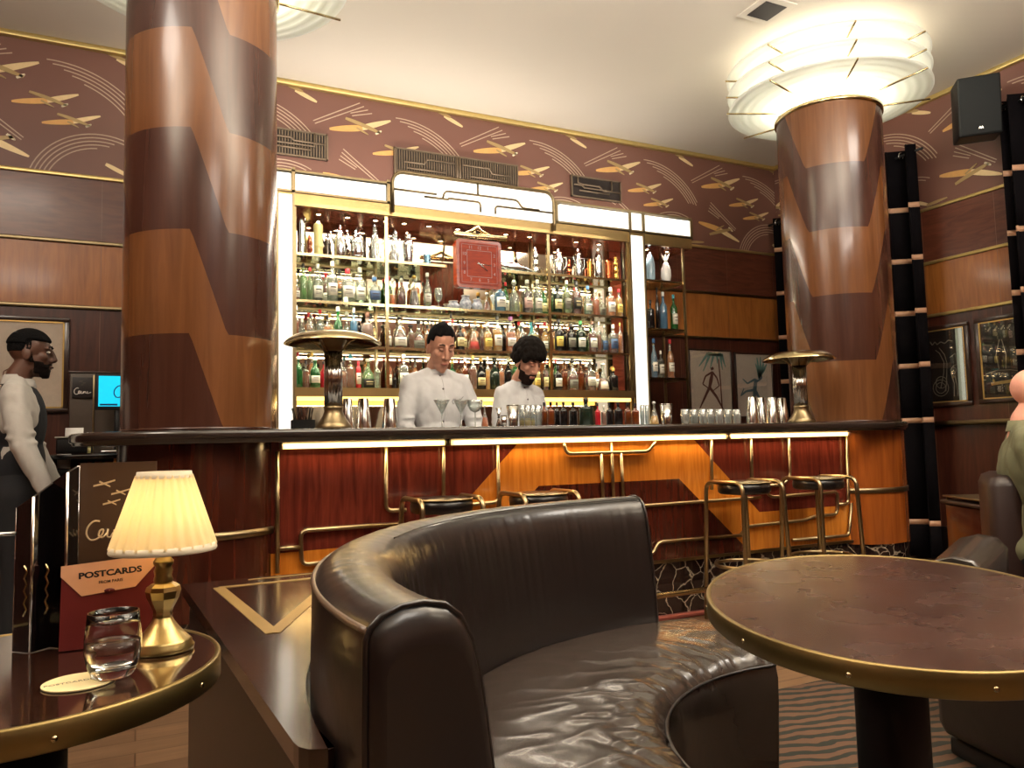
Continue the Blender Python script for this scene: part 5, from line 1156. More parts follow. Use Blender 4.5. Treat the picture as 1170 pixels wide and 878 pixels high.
mb = MB(); mb.lathe([(.0805, .157), (.082, .160), (.080, .169), (.0775, .169), (.0795, .157), (.0805, .157)], 64); mb.build('lower_trim', TAPE, so)
mb = MB(); mb.lathe([(.0435, .275), (.0415, .2865), (.0390, .2865), (.0410, .275), (.0435, .275)], 64); mb.build('upper_trim', TAPE, so)
mb = MB(); mb.ell((0, 0, .215), (.016, .016, .024), 16, 10); mb.build('bulb', mat('warm_bulb', (255, 230, 170), .5, emit=(255, 205, 110), es=8), t)
point('table_lamp_bulb', (.038, 1.395, TZ+.214), .24, (1, .76, .42), .024)
# ------------------------------------------------------------------ glass of water on coaster
cc = atZ(100, 776, TZ); t = thing('coaster', 'round cream paper coaster partly under the water glass', 'coaster', (-.072, 1.262, TZ), math.radians(10))
mb = MB(); mb.lathe([(.001, 0), (.046, 0), (.046, .0016), (.001, .0016)], 40, smooth=False); mb.build('card', mat('coaster_card', (224, 206, 156), .8), t)
text_mesh('printed_text', 'POSTCARDS', .011, Matrix.Translation((-.012, -.002, .0017)), INK, t, .0001)
gx = thing('water_glass', 'clear rounded tumbler half full of water on the left table', 'glass', (-.030, 1.262, TZ+.0018))
rg, hg = .034, .091
WG = bpy.data.materials.new('real_glass'); WG.use_nodes = True; b = WG.node_tree.nodes['Principled BSDF']; b.inputs['Transmission Weight'].default_value = 1; b.inputs['Roughness'].default_value = .01; b.inputs['IOR'].default_value = 1.45; b.inputs['Base Color'].default_value = (.98, 1, .98, 1)
gn = WG.node_tree.nodes.new('ShaderNodeTexNoise'); gn.inputs['Scale'].default_value = 6; gm = WG.node_tree.nodes.new('ShaderNodeMapRange'); gm.inputs[3].default_value = .005; gm.inputs[4].default_value = .02
WG.node_tree.links.new(gn.outputs['Fac'], gm.inputs[0]); WG.node_tree.links.new(gm.outputs[0], b.inputs['Roughness'])
WA = WG.copy(); WA.name = 'water'; WA.node_tree.nodes['Principled BSDF'].inputs['IOR'].default_value = 1.33
outp = [(.001, 0), (.024, 0), (.028, .004), (.0335, .018), (.0372, .036), (.0372, .055), (.035, .075), (.0335, hg)]
inp = [(.0320, hg), (.0335, .075), (.0357, .055), (.0357, .036), (.032, .022), (.026, .013), (.001, .012)]
mb = MB(); mb.lathe(outp+inp, 48); mb.build('tumbler', WG, gx)
mb = MB(); mb.lathe([(.001, .0123), (.0258, .0132), (.0318, .022), (.0355, .036), (.0355, .050), (.001, .050)], 48); mb.build('water', WA, gx)
# ------------------------------------------------------------------ menu, card and screen on the table
SCRB = mat('cream_script', (214, 190, 150), .5)
def script_logo(parent, M, s, m, nm='script_logo', r=.05):
    """handwritten name starting with a big C, drawn in strokes"""
    st = [[(.62, .95), (.35, 1.0), (.05, .7), (.0, .3), (.2, .0), (.5, .05), (.75, .3), (.8, .55), (.62, .5), (.55, .2), (.75, .1), (.95, .35)],
          [(1.0, .55), (.95, .15), (1.1, .1), (1.25, .35)], [(1.3, .5), (1.25, .1), (1.35, .35), (1.5, .5), (1.55, .15), (1.75, .3)], [(1.8, .5), (1.78, .12), (2.0, .2), (2.3, .35)]]
    mb = MB()
    for P in st:
        q = fillet([(x*s, y*s, 0) for x, y in P], s*.25, 4); mb.tube([tuple(v) for v in q], s*r, 5, M=M @ Matrix.Diagonal((1, 1, .3, 1)))
    return mb.build(nm, m, parent)
def planes_logo(parent, M, s, m):
    for (x, y, k) in ((0, 0, 1), (.75, -.45, .85), (.35, -.95, .8)):
        mb = MB(); q = [(x-.5*k, y-.05), (x, y+.05*k), (x+.5*k, y+.22*k), (x+.5*k, y+.30*k), (x, y+.16*k), (x-.5*k, y+.04)]
        mb.prism([(a*s, b_*s) for a, b_ in q], 0, .0004, 0, M); q = [(x-.22*k, y+.26*k), (x+.28*k, y-.02*k), (x+.28*k, y-.1*k), (x-.24*k, y+.18*k)]; mb.prism([(a*s, b_*s) for a, b_ in q], 0.0001, .0006, 0, M)
        mb.build('aeroplane_mark', m, parent)
p = atY(90, 735, 1.50); q = atY(178, 735, 1.485)
t = thing('menu_card', 'tall brown menu card with cream script and aeroplanes behind the lamp', 'menu', (-.032, 1.535, TZ), math.radians(-5))
mb = MB(); mb.box((-.060, -.003, 0), (.061, .003, .302)); mb.build('board', mat('brown_menu_cover', (74, 52, 34), .5), t)
VM = Matrix(((1, 0, 0, 0), (0, 0, -1, -.0032), (0, 1, 0, 0), (0, 0, 0, 1)))
script_logo(t, VM @ Matrix.Translation((-.049, .168, 0)), .034, SCRB); planes_logo(t, VM @ Matrix.Translation((-.022, .262, 0)), .034, SCRB)
RED = mat('burgundy_card', (104, 22, 22), .5); PEA = mat('peach_flap', (226, 168, 128), .6)
t = thing('card_sleeve', 'burgundy card sleeve with peach flap reading POSTCARDS, behind the glass', 'card sleeve', (-.042, 1.468, TZ), math.radians(-3)); t.scale = (1.077, 1, 1.077)
T = ZR(math.radians(-8), 4, 'X')
mb = MB(); mb.box((-.066, -.004, 0), (.0665, .004, .124), M=T); mb.build('sleeve', RED, t)
Vt = T @ Matrix.Translation((0, -.0045, 0)) @ ZR(PI/2, 4, 'X')
mb = MB(); mb.prism([(-.067, .125), (-.067, .109), (-.038, .078), (.036, .086), (.068, .122), (.068, .134)], 0, .001, 0, Vt); mb.build('flap', PEA, t)
TM = Vt @ Matrix.Translation((.001, .1065, .0012)) @ ZR(math.radians(3), 4, 'Z')
text_mesh('flap_text', 'POSTCARDS', .0125, TM, mat('black_print', (30, 20, 18), .6), t, .0001, .0005, 0, 'CENTER', 1.26)
text_mesh('flap_text', 'FROM PARIS', .0062, TM @ Matrix.Translation((0, -.011, 0)), mat('black_print', (30, 20, 18), .6), t, .0001, .0001)
mb = MB(); mb.lathe([(.001, .0008), (.0075, .0008), (.0075, 0)], 16, M=Vt @ Matrix.Translation((.0, .0835, .001)) @ Matrix.Diagonal((1, .45, 1, 1))); mb.build('thumb_notch', RED, t)
# glossy folded screen
t = thing('glossy_folded_screen', 'tall black glossy folded screen with metal edges at the left of the table', 'table screen', (-.135, 1.52, TZ))
GB = mat('gloss_black_panel', (10, 10, 12), .05, coat=1)
fx = [(-.045, -.005, .232), (-.020, -.030, .250), (.006, -.005, .272), (.028, -.030, .288), (.042, -.008, .298)]
mb = MB()
for i in range(4):
    a, b_ = Vector(fx[i][:2]), Vector(fx[i+1][:2]); d = (b_-a).normalized(); n_ = Vector((-d.y, d.x))*.0025
    vs = [(*(a+n_), 0), (*(b_+n_), 0), (*(b_-n_), 0), (*(a-n_), 0), (*(a+n_), fx[i][2]), (*(b_+n_), fx[i+1][2]), (*(b_-n_), fx[i+1][2]), (*(a-n_), fx[i][2])]
    m2 = MB(); m2.add(vs, [(0, 3, 2, 1), (4, 5, 6, 7), (0, 1, 5, 4), (1, 2, 6, 5), (2, 3, 7, 6), (3, 0, 4, 7)]); m2.build('panel', GB, t)
for x, y, z in fx: m2 = MB(); m2.tube([(x, y, 0), (x, y, z)], .0028, 8); m2.build('metal_edge', CHR, t)
m2 = MB(); m2.tube([(-.046, -.006, .190), (-.16, .02, .188)], .0035, 8); m2.build('metal_arm', SILV, t)
for i in range(2):
    m2 = MB(); m2.tube([(-.030+.03*i, -.036, .06+.01*j+.0) if j % 2 == 0 else (-.026+.03*i, -.038, .06+.01*j) for j in range(9)], .002, 6); m2.build('metal_link', BRL, t)
# ------------------------------------------------------------------ people
def remesh(mb, name, m, parent, vox=.007, sm=4, fac=.5):
    o = mb.build(name, m); md = o.modifiers.new('r', 'REMESH'); md.mode = 'VOXEL'; md.voxel_size = vox; md.use_smooth_shade = True
    s = o.modifiers.new('s', 'SMOOTH'); s.iterations = sm; s.factor = fac
    dg = bpy.context.evaluated_depsgraph_get(); me = bpy.data.meshes.new_from_object(o.evaluated_get(dg)); me.name = name
    old = o.data; o.modifiers.clear(); o.data = me; bpy.data.meshes.remove(old)
    if not me.materials: me.materials.append(m)
    me.polygons.foreach_set('use_smooth', [True]*len(me.polygons))
    o.parent = parent; return o
def limb(mb, pts, rs, n=14):
    """tapered, round-ended limb"""
    P = [Vector(p) for p in pts]
    mb.tube(P, rs, n)
    for p, r in zip(P, rs): mb.ell(p, (r, r, r), 14, 10)
def hand(mb, wrist, d, palm_n, s=1, curl=.5):
    """palm and five fingers; d = pointing direction, palm_n = palm normal"""
    w = Vector(wrist); d = Vector(d).normalized(); pn = Vector(palm_n); pn = (pn-d*pn.dot(d)).normalized(); side = d.cross(pn)*s
    c = w+d*.05
    for k in range(5): mb.ell(w+d*(.015+.018*k)+side*0, (.012, .012, .012), 8, 6)
    M = Matrix((side, d, pn)).transposed().to_4x4()
    mb.ell(c, (.040, .048, .015), 14, 8, M=M)
    for k, (o, L_, r) in enumerate(((.030, .062, .0085), (.010, .072, .009), (-.011, .067, .0085), (-.030, .052, .0075))):
        a = w+d*.085+side*o; b_ = a+d*L_*.45*math.cos(curl*.4)+pn*L_*.45*math.sin(curl*.5); e = b_+d*L_*.3*math.cos(curl)+pn*L_*.35*math.sin(curl); f = e+d*L_*.2*math.cos(curl*1.5)+pn*L_*.25*math.sin(curl*1.5)
        limb(mb, [a-d*.02, b_, e, f], [r, r, r*.9, r*.8], 8)
    a = w+d*.03+side*.034; b_ = a+side*.022+d*.026+pn*.006; e = b_+d*.028+pn*.012+side*.004
    limb(mb, [a-side*.012, b_, e], [.012, .0105, .009], 8)
def person(label, loc, rz, H=1.76, skin=(196, 146, 122), pitch=30, yaw=0, tilt=0, hair='short', hairc=(24, 18, 16), beard=None, arms='work', shirt=(226, 226, 226), lower=(24, 22, 24), seated=False, vest=None, collar='band', zs=1.0, lean=0, shw=1.0, jacket=False, headf=1.0, script=False):
    s = H/1.76; t = thing('person', label, 'person', loc, rz)
    SK = mat('skin_%d_%d' % (skin[0], skin[1]), skin, .5, coat=.05, bump=.03, bscale=60)
    SH = mat('cloth_%d_%d_%d' % shirt, shirt, .85, bump=.25, bscale=22); LO = mat('trousers_%d_%d' % lower[:2], lower, .9); HR = mat('hair_%d' % hairc[0], tuple(int(c*.7) for c in hairc), .85, bump=.5, bscale=160, spec=.15)
    V = lambda x, y, z: Vector((x*s, y*s, z*s))
    if seated: hipz = .56
    else: hipz = .93
    dz = hipz-.93; ln = math.tan(math.radians(lean))
    def U(x, y, z): return V(x, y+ln*(z-.93), z+dz)      # upper body point from standing heights
    hd = U(0, .035, 1.615)+V(0, .03 if pitch > 20 else .01, -.01)
    HM = Matrix.Translation(hd) @ ZR(math.radians(yaw), 4, 'Z') @ ZR(math.radians(tilt), 4, 'Y') @ ZR(math.radians(-pitch), 4, 'X') @ Matrix.Diagonal((s*headf, s*headf, s*headf*zs, 1))
    ang = {'work': ((.205, .05, 1.13), (.15, .25, 1.0)), 'down': ((.215, .04, 1.14), (.215, .15, .91)), 'table': ((.215, .06, 1.16), (.14, .30, 1.08))}[arms]
    def arm_pts(sx): e, w = ang; return [U(sx*.165*shw, -.005, 1.385), U(sx*e[0]*shw, e[1], e[2]), U(sx*w[0], w[1], w[2])]
    if seated: legs = lambda sx: [V(sx*.09, 0, hipz), V(sx*.12, .42, hipz-.01), V(sx*.12, .40, .09)]
    else: legs = lambda sx: [V(sx*.09, 0, .90), V(sx*.105, .02, .50), V(sx*.11, -.02, .09)]
    # ---- one continuous body
    mb = MB(); mb.ell(U(0, 0, 1.27), (.145*s*shw, .095*s, .19*s), 18, 12); mb.ell(U(0, .0, 1.05), (.125*s, .09*s, .19*s), 18, 12); mb.ell(U(0, -.005, .93), (.15*s, .10*s, .11*s), 18, 12)
    limb(mb, [U(0, -.02, 1.38), U(0, -.005, 1.50), hd+Vector((0, -.01, -.04*s))], [.07*s, .058*s, .056*s])
    for sx in (-1, 1):
        A = arm_pts(sx); limb(mb, [U(sx*.06, -.01, 1.41)]+[A[0]-V(sx*.015, 0, .012)]+A[1:], [.040*s, .040*s, .034*s, .025*s])
        d = (A[2]-A[1]).normalized(); hand(mb, A[2], d, (-sx, 0, -.4) if arms == 'down' else (0, 0, -1), -sx, .5)
        L_ = legs(sx); limb(mb, L_, [.085*s, .052*s, .035*s]); f = L_[2]; limb(mb, [f+V(0, -.03, -.04), f+V(0, .06, -.05), f+V(0, .15, -.06)], [.034*s, .035*s, .024*s])
    hb = MB()
    hb.ell((0, -.012, .035), (.074, .094, .088), 24, 16); hb.ell((0, .02, -.03), (.062, .068, .075), 20, 14); hb.ell((0, .038, -.078), (.044, .048, .036), 16, 12); hb.ell((0, .072, -.098), (.020, .016, .017), 12, 8)
    for sx in (-1, 1):
        hb.ell((sx*.040, .055, -.012), (.024, .026, .022), 12, 8); hb.ell((sx*.032, .074, .032), (.026, .012, .009), 12, 8); hb.ell((sx*.074, -.012, -.008), (.011, .022, .032), 12, 8)
        hb.ell((sx*.012, .093, -.028), (.010, .010, .008), 10, 8)
    hb.tube([(0, .082, .030), (0, .096, .008), (0, .108, -.020), (0, .098, -.032)], [.009, .010, .0125, .010], 10); hb.ell((0, .088, -.055), (.022, .012, .008), 12, 8); hb.ell((0, .085, -.066), (.019, .012, .008), 12, 8)
    for i in range(len(hb.v)): hb.v[i] = tuple(HM @ Vector(hb.v[i]))
    o = len(mb.v); mb.v += hb.v; mb.f += [tuple(i+o for i in f) for f in hb.f]; mb.m += hb.m; mb.sm += hb.sm
    body = remesh(mb, 'body', SK, t, .0055, 2, .5)
    # ---- face details
    EY = mat('eye_white', (226, 220, 212), .3); IR = mat('dark_iris', (30, 20, 16), .2); LIP = mat('lip_%d' % skin[0], tuple(int(c*f) for c, f in zip(skin, (.82, .66, .66))), .5)
    LIDM = mat('eyelid_%d' % skin[0], tuple(int(c*.86) for c in skin), .5)
    for sx in (-1, 1):
        mb = MB(); mb.ell((sx*.030, .0765, .014), (.0125, .010, .0065) if pitch < 20 else (.013, .0095, .0075), 12, 8, M=None); [mb.v.__setitem__(i, tuple(HM @ Vector(v))) for i, v in enumerate(mb.v)]; e = mb.build('eye' if pitch < 20 else 'eyelid', EY if pitch < 20 else LIDM, t)
        mb = MB(); mb.ell((sx*.030, .0855, .0125), (.0055, .003, .0052), 10, 8) if pitch < 20 else mb.tube([(sx*.019, .0845, .0085), (sx*.030, .0868, .0068), (sx*.041, .0825, .0085)], .0012, 5); [mb.v.__setitem__(i, tuple(HM @ Vector(v))) for i, v in enumerate(mb.v)]; mb.build('iris' if pitch < 20 else 'lashes', IR, e)
        mb = MB(); mb.tube([(sx*.014, .088, .038), (sx*.030, .0885, .044), (sx*.048, .076, .038)], [.003, .0042, .0025], 6); [mb.v.__setitem__(i, tuple(HM @ Vector(v))) for i, v in enumerate(mb.v)]
        if hair != 'bald': mb.build('eyebrow', HR, t)
    mb = MB(); mb.tube([(-.023, .086, -.061), (-.008, .0985, -.058), (0, .0995, -.060), (.008, .0985, -.058), (.023, .086, -.061)], [.002, .0045, .0045, .0045, .002], 8); [mb.v.__setitem__(i, tuple(HM @ Vector(v))) for i, v in enumerate(mb.v)]; mb.build('lips', LIP, t)
    # ---- hair
    def shell(fn, grow, lump=0, nm='hair', m=HR, cnt=0):
        q = MB(); rnd = random.Random(5)
        for i in range(26):
            for j in range(44):
                th = PI*i/25; ph = 2*PI*j/44; p = Vector((math.sin(th)*math.cos(ph), math.sin(th)*math.sin(ph), math.cos(th)))
                pos = Vector((p.x*.074, p.y*.094-.012, p.z*.088+.035))
                if fn(pos):
                    g = grow+(rnd.random()*lump); c = pos+p*g*.35; r = .0065+g*.55
                    q.ell(tuple(c), (r, r, r), 8, 6)
        for i in range(len(q.v)): q.v[i] = tuple(HM @ Vector(q.v[i]))
        return remesh(q, nm, m, t, .0045, 2 if lump else 4, .5)
    if hair == 'short': shell(lambda p: (p.z > .078+(p.y-.04)*.25) if p.y > .03 else (p.z > .045 if p.y > -.01 else p.z > -.005), .003, .003)
    if hair == 'curly': shell(lambda p: (p.z > .062 if p.y > .0 else p.z > .0) or (p.z > .03 and abs(p.x) > .060 and p.y < .04), .018, .022)
    if hair == 'fade': shell(lambda p: p.z > .072 if p.y > -.02 else p.z > .05, .006)
    if hair == 'fade': shell(lambda p: (p.y < .01 and p.z > .0), -.002, 0, 'clipped_sides')
    if beard:
        q = MB(); BM = mat('beard_%d' % beard[0], beard, .9, bump=.5, bscale=160, spec=.1)
        for i in range(30):
            a = math.radians(-78+156*i/29)
            for zz in ((-.060, -.078, -.094, -.106) if abs(math.degrees(a)) < 56 else (-.048, -.06, -.076, -.088)):
                rx, ry = (.062-.25*(abs(zz+.03)-.03), .078-.12*(abs(zz+.03)-.03)); x = rx*math.sin(a); y = .016+ry*math.cos(a)*.93
                if zz > -.07 and abs(math.degrees(a)) < 24: continue
                q.ell((x*.96, y*.96, zz), (.0095, .0095, .012), 8, 6)
            if abs(math.degrees(a)) > 66:
                for z_ in (-.036, -.022, -.008, .006, .02): q.ell((math.copysign(.0665+.12*(z_+.04), a), -.002+.35*(-z_), z_), (.007, .012, .011), 8, 6)
        for x in (-.02, -.01, 0, .01, .02): q.ell((x, .093-abs(x)*.35, -.046), (.008, .006, .0055), 8, 6)
        for i in range(len(q.v)): q.v[i] = tuple(HM @ Vector(q.v[i]))
        remesh(q, 'beard', BM, t, .0045, 2)
    # ---- clothes
    g = .020 if jacket else .010
    mb = MB(); mb.ell(U(0, .0, 1.27), ((.150*shw+g)*s, (.10+g)*s, .20*s), 20, 14); mb.ell(U(0, .0, 1.06), ((.135+g)*s, (.098+g)*s, .22*s), 20, 14)
    limb(mb, [U(-.10*shw, -.008, 1.395), U(0, -.008, 1.42), U(.10*shw, -.008, 1.395)], [(.052+g)*s, (.058+g*.5)*s, (.052+g)*s])
    for sx in (-1, 1): limb(mb, [U(sx*.025, -.01, 1.455), U(sx*.085*shw, -.008, 1.43), U(sx*.15*shw, -.006, 1.395)], [(.040+g*.5)*s, (.040+g)*s, (.050+g)*s]); mb.ell(U(sx*.09*shw, .0, 1.30), ((.085+g)*s, (.088+g)*s, .13*s), 16, 12)
    if seated or jacket: mb.ell(U(0, 0, .94), ((.165+g)*s, (.12+g)*s, .12*s), 18, 12)
    for sx in (-1, 1):
        A = arm_pts(sx); d = (A[2]-A[1]).normalized(); limb(mb, [U(sx*.07*shw, -.005, 1.405), A[0]+V(-sx*.012, 0, -.012), A[0].lerp(A[1], .5), A[1], A[1].lerp(A[2], .5), A[2]-d*.01], [(.055+g)*s, (.054+g)*s, (.048+g)*s, (.042+g)*s, (.038+g)*s, (.031+g*.8)*s])
        for k in range(4):  # sleeve folds
            p = A[1]+(A[0]-A[1])*(.06+.09*k); mb.ell(p+Vector((0, .012*(-1)**k, 0)), ((.044+g)*s, (.046+g)*s, .013*s), 12, 8)
    st = remesh(mb, 'jacket' if jacket else 'shirt', SH, t, .008, 5, .6)
    nrm_ = [v.normal.copy() for v in st.data.vertices]; cos_ = [v.co.copy() for v in st.data.vertices]
    for v, c, n_ in zip(st.data.vertices, cos_, nrm_):   # cloth folds
        f_ = NZ.noise(Vector((c.x*16+c.z*5, c.y*16, c.z*4)))+.6*NZ.noise(Vector((c.x*30-c.z*14, c.y*28, c.z*12+4)))
        v.co = c+n_*(f_*(.0062 if not jacket else .008)+.001)
    st.data.update()
    bv = BVHTree.FromPolygons([v.co for v in st.data.vertices], [p.vertices for p in st.data.polygons])
    nk = U(0, -.006, 1.49)
    mb = MB(); rr = .062*s; ring = [(nk.x+rr*math.cos(a), nk.y+rr*1.02*math.sin(a), nk.z) for a in [2*PI*i/28 for i in range(28)]]
    if collar == 'band':
        mb.rings([[(x, y+.0, z-.03*s-(.012 if y > nk.y else 0)) for x, y, z in ring], [(x, y, z+.004-(.014 if y > nk.y else 0)) for x, y, z in ring], [(nk.x+(x-nk.x)*.94, nk.y+(y-nk.y)*.94, z+.004-(.014 if y > nk.y else 0)) for x, y, z in ring], [(nk.x+(x-nk.x)*.94, nk.y+(y-nk.y)*.94, z-.03*s) for x, y, z in ring]], False)
    else:
        mb.rings([[(nk.x+(x-nk.x)*1.28, nk.y+(y-nk.y)*1.25, z-.040*s-(.012 if y > nk.y else 0)) for x, y, z in ring], [(nk.x+(x-nk.x)*1.05, nk.y+(y-nk.y)*1.05, z+.008-(.02 if y > nk.y else 0)) for x, y, z in ring], [(nk.x+(x-nk.x)*.97, nk.y+(y-nk.y)*.97, z+.004-(.02 if y > nk.y else 0)) for x, y, z in ring], [(nk.x+(x-nk.x)*.97, nk.y+(y-nk.y)*.97, z-.04*s) for x, y, z in ring]], False)
    mb.build('collar', SH, t)
    def front(x, z):
        h_ = bv.ray_cast(Vector((x, 1.0, z)), Vector((0, -1, 0)))[0]; return h_
    if collar == 'band':
        BT = mat('shirt_button', (70, 60, 60), .3)
        P = [front(0, U(0, 0, zz).z) for zz in [1.46-.02*i for i in range(24)]]; P = [p+Vector((0, .0005, 0)) for p in P if p]
        mb = MB(); mb.tube([tuple(p) for p in P], .0026, 5); mb.build('placket', SH, t)
        for zz in (1.44, 1.36, 1.27, 1.17, 1.07):
            p = front(0.006, U(0, 0, zz).z)
            if p: mb = MB(); mb.lathe([(.001, .003), (.006, .0025), (.0065, 0)], 12, M=Matrix.Translation(p) @ ZR(-PI/2, 4, 'X')); mb.build('button', BT, t)
        if script:
            c = front(-.095, U(0, 0, 1.285).z)
            if c:
                mb = MB(); pl = [(.0, .012), (-.012, .016), (-.02, .006), (-.016, -.006), (-.004, -.006), (.004, .002), (.010, .006), (.012, -.004), (.018, .004), (.024, .008), (.028, .0), (.036, .010), (.044, .012)]
                P = [front(-.095+(.02-x*1.3), c.z+z*1.3+(x)*.35) for x, z in pl]; P = [p+Vector((0, .001, 0)) for p in P if p]
                mb.tube([tuple(p) for p in P], .0016, 5); mb.build('script_logo', mat('navy_thread', (30, 30, 52), .7), t)
    if vest:
        VM_ = mat('vest_cloth', vest, .85, bump=.2, bscale=50); mb = MB(); mb.ell(U(0, .0, 1.26), ((.152+g)*s, (.112+g)*s, .21*s), 20, 14); mb.ell(U(0, 0, 1.05), ((.14+g)*s, (.11+g)*s, .2*s), 20, 14)
        limb(mb, [U(-.10, -.012, 1.395), U(0, -.016, 1.42), U(.10, -.012, 1.395)], [.062*s, .070*s, .062*s]); remesh(mb, 'vest', VM_, t, .009, 3)
    mb = MB()
    for sx in (-1, 1):
        L_ = legs(sx); limb(mb, [L_[0], L_[1], L_[2]+V(0, 0, .0)], [.10*s, .068*s, .055*s])
    mb.ell(V(0, 0, hipz+.01), (.168*s, .122*s, .13*s), 18, 12); remesh(mb, 'trousers', LO, t, .011, 3)
    for sx in (-1, 1):
        f = legs(sx)[2]; mb = MB(); limb(mb, [f+V(0, -.035, -.045), f+V(0, .07, -.05), f+V(0, .17, -.058)], [.042*s, .042*s, .030*s]); remesh(mb, 'shoe', BLK, t, .01, 3)
    return t
def face_to(p, d): return math.atan2(d[1], d[0])-PI/2
WS = (196, 197, 200)
x = atY(500, 480, 4.46).x
person('bartender in white buttoned jacket with short black hair, looking down', (x, 4.46, 0), math.radians(180+4), 1.81, (204, 150, 126), 26, -2, 0, 'short', (18, 15, 15), None, 'work', WS, zs=1.16, shw=1.12, script=True, headf=1.0)
x = atY(594, 480, 4.48).x
person('bearded bartender with curly dark hair in white jacket, bending forward', (x+.03, 4.60, 0), math.radians(180+14), 1.74, (206, 152, 128), 32, 0, 0, 'curly', (34, 26, 22), (40, 28, 24), 'work', WS, zs=1.12, lean=6, shw=.95)
person('standing man in dark vest and white shirt, seen in profile at left', (-.525, 4.40, 0), -PI/2, 1.70, (92, 60, 46), 4, 0, 0, 'fade', (14, 12, 14), (22, 16, 14), 'down', (176, 172, 166), (20, 20, 24), vest=(20, 22, 28), collar='fold', shw=.98)
person('seated bald man in olive jacket, cut off by the right edge', (3.475, 2.045, .006), math.atan2(-.8, .6)-PI/2, 1.72, (222, 158, 138), 6, 0, 0, 'bald', (120, 90, 80), None, 'table', (104, 104, 78), (40, 40, 44), seated=True, collar='fold', jacket=True, shw=1.2)
# ------------------------------------------------------------------ service station at the left
t = thing('service_station', 'dark service counter behind the standing man, left of the pillar', 'counter', (-.40, 5.2, 0))
GP = mat('grey_panel', (84, 72, 62), .5)
fr(-.75, -.25, .45, .35, .0, 1.02, .01, 'cabinet', W_DRK, t); fr(-.78, -.28, .48, .37, 1.022, 1.06, .01, 'worktop', BLK, t)
mb = MB(); mb.box((-.75, -.262, .55), (.45, -.252, .95)); mb.build('bay_shade', BLKM, t); fr(-.70, -.272, .40, -.252, .74, .755, .003, 'shelf_board', W_LOW, t)  # flat black sheet painted as the shade inside a bay
YP = 5.05
p = atY(96, 427, YP); q = atY(96, 487, YP)
t = thing('grey_panel_screen', 'grey upright panel screen beside the blue monitor', 'panel', (atY(108, 480, YP+.1).x, YP+.12, 1.061)); wv_ = .13
fr(-.13, -.012, .16, .012, 0, .47, .004, 'panel', GP, t); fr(-.012, -.022, -.002, -.012, 0, .46, .002, 'metal_strip', BR, t); fr(-.14, -.016, .17, .016, .47, .482, .003, 'top_rail', FRD, t)
t = thing('small_logo_sign', 'small black sign with white script, hung on the grey panel', 'sign', (atY(94, 443, YP+.09).x, YP+.10, atY(94, 443, YP+.09).z))
fr(-.052, -.004, .052, .004, -.062, .062, .002, 'board', mat('sign_black', (34, 28, 28), .5), t)
VS = Matrix(((1, 0, 0, 0), (0, 0, -1, -.0045), (0, 1, 0, 0), (0, 0, 0, 1)))
script_logo(t, VS @ Matrix.Translation((-.042, -.040, 0)), .038, mat('white_script', (236, 232, 224), .5), r=.06); planes_logo(t, VS @ Matrix.Translation((-.008, .035, 0)), .022, GP)
c = atY(128, 448, YP-.05)
t = thing('till_monitor', 'monitor with bright cyan screen, half hidden by the left pillar', 'monitor', (c.x+.03, YP-.06, 1.061)); z0 = c.z-1.061
fr(-.115, -.012, .135, .02, z0-.105, z0+.105, .006, 'bezel', BLKM, t)
mb = MB(); mb.box((-.098, -.0135, z0-.085), (.12, -.012, z0+.09)); so = mb.build('display', mat('cyan_display', (30, 200, 230), .3, emit=(20, 196, 232), es=.7), t)
script_logo(so, Matrix.Translation((0, 0, 0)) @ Matrix(((1, 0, 0, 0), (0, 0, -1, -.0138), (0, 1, 0, z0), (0, 0, 0, 1))) @ Matrix.Translation((-.02, -.035, 0)), .07, mat('navy_script', (10, 60, 110), .5)); bpy.data.objects[so.name].parent = t
mb = MB(); mb.box((-.09, -.0142, z0-.08), (.0, -.0134, z0-.07)); mb.build('display_footer', mat('navy_script', (10, 60, 110), .5), t)
mb = MB(); mb.tube([(0, .01, z0-.09), (0, .02, .02)], .018, 8); mb.build('neck', BLKM, t); fr(-.08, -.07, .08, .08, 0, .014, .005, 'foot', CHR, t)
c = atY(86, 492, YP-.05)
t = thing('receipt_printer', 'black receipt printer with white paper at the left service counter', 'printer', (c.x, YP-.1, 1.061)); fr(-.085, -.06, .085, .10, 0, .085, .01, 'case', BLKM, t)
mb = MB(); mb.rings([[(x_, y_, z_) for x_ in (-.05, .04)] for y_, z_ in ((.05, .088), (.055, .11), (.07, .145))], False, closed=False); po_ = mb.build('paper', WHT, t); md = po_.modifiers.new('thick', 'SOLIDIFY'); md.thickness = .002
fr(-.09, -.07, .08, .04, .086, .094, .003, 'lid', mat('pale_tray', (190, 186, 176), .5), t)
mb = MB(); mb.lathe([(.001, 0), (.008, 0), (.008, .03), (.001, .03)], 12); o = mb.build('marker_pen', mat('pale_yellow_plastic', (224, 214, 150), .4)); o.location = (atY(100, 485, YP-.1).x+.015, YP-.20, 1.061); tag(o, 'short yellow and white cylinder standing right of the receipt printer', 'marker')
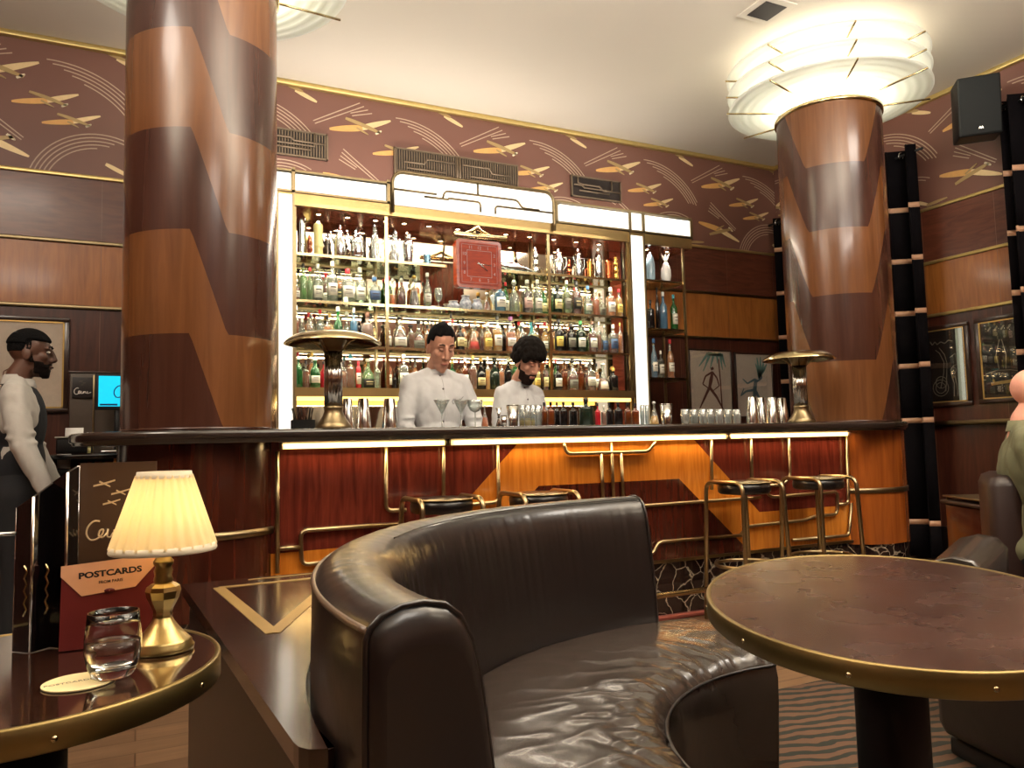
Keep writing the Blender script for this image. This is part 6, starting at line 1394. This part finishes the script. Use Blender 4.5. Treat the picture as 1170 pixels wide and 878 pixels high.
# cups on the shelf, turned wooden post
t = thing('white_cup', 'plain white cup in the open bay under the receipt printer', 'cup', (atY(73, 527, 4.86).x, 4.86, atZ(73, 535, .9).z*0+.93)); t.location.z = atY(73, 536, 4.86).z
mb = MB(); mb.lathe([(.001, 0), (.03, 0), (.034, .075), (.031, .075), (.027, .006), (.001, .006)], 24); mb.build('cup', mat('grey_white_china', (170, 162, 150), .4), t); mb = MB(); mb.lathe([(.032, .072), (.0355, .0735), (.032, .076)], 24); mb.build('rim', WHT, t)
t2 = thing('drinks_trolley', 'dark shelf unit with turned wooden posts right beside the standing man', 'shelf unit', (atY(58, 500, 4.8).x+.10, 4.80, 0)); zc = t.location.z-.002
fr(-.14, -.10, .24, .10, zc-.022, zc, .004, 'shelf_board', BLKM, t2); fr(-.16, -.12, .26, .115, 1.03, 1.055, .006, 'top_board', BLK, t2)
for x_ in (-.13, .22):
    for y_ in (-.09, .09): mb = MB(); mb.lathe([(.014, 0), (.018, .02), (.012, .1), (.02, .3), (.012, .5), (.022, .7), (.012, .85), (.024, .93), (.016, 1.03)], 16, (x_, y_, 0)); mb.build('turned_post', W_MID, t2)
t.location.x = atY(73, 527, 4.78).x; t.location.y = 4.78; t.location.z += .004
# ------------------------------------------------------------------ lights
WARM = (1, .925, .82); WARMER = (1, .66, .34)
for x_, y_ in ((-1.6, 1.5), (1.3, 1.5), (3.3, .8)): area('ceiling_fill', (x_, y_, 3.15), 1.3, 120 if x_ > 0 else 80, WARM, (PI+math.radians(-18), 0, 0))  # added upward fill, out of view, to brighten the ceiling
# added unseen fill panels imitating more pillar lights, their glow comes off the ceiling
for i, (x, y) in enumerate(((.3, -1.6), (4.6, -1.6), (-2.4, 1.2), (2.6, .6))):
    area('ceiling_glow_fill', (x, y, 3.35), 1.1, 60 if i else 28, WARM, (PI, 0, 0))
area('overhead_fill', (1.5, -.9, 3.8), 1.2, 30, WARM); area('overhead_fill', (4.6, 1.6, 3.8), .8, 26, WARM)  # added overhead fill out of view, no fixture behind it
area('overhead_fill', (-1.3, 2.6, 3.8), .8, 16, WARM)  # added overhead fill for the left side
area('shelf_front_fill', (2.4, YS-.10, 2.86), 2.6, 14, (1, .88, .7), (math.radians(-25), 0, 0), .06)  # added fill before the light boxes to brighten the bottles
area('cabinet_cove_lamp', (2.5, 5.80, 3.085), 3.9, 22, WARM, (PI+math.radians(20), 0, 0), .2)
area('corner_cove_lamp', (-1.2, 5.2, 3.0), 1.6, 26, WARM, (PI+math.radians(10), 0, 0), .4) if 0 else None
w = bpy.data.worlds.new('world'); bpy.context.scene.world = w; w.use_nodes = True
w.node_tree.nodes['Background'].inputs[0].default_value = (.05, .04, .03, 1); w.node_tree.nodes['Background'].inputs[1].default_value = .3
vs = bpy.context.scene.view_settings; vs.view_transform = 'Standard'; vs.look = 'None'; vs.gamma = 1; vs.use_curve_mapping = False; vs.exposure = 0.47
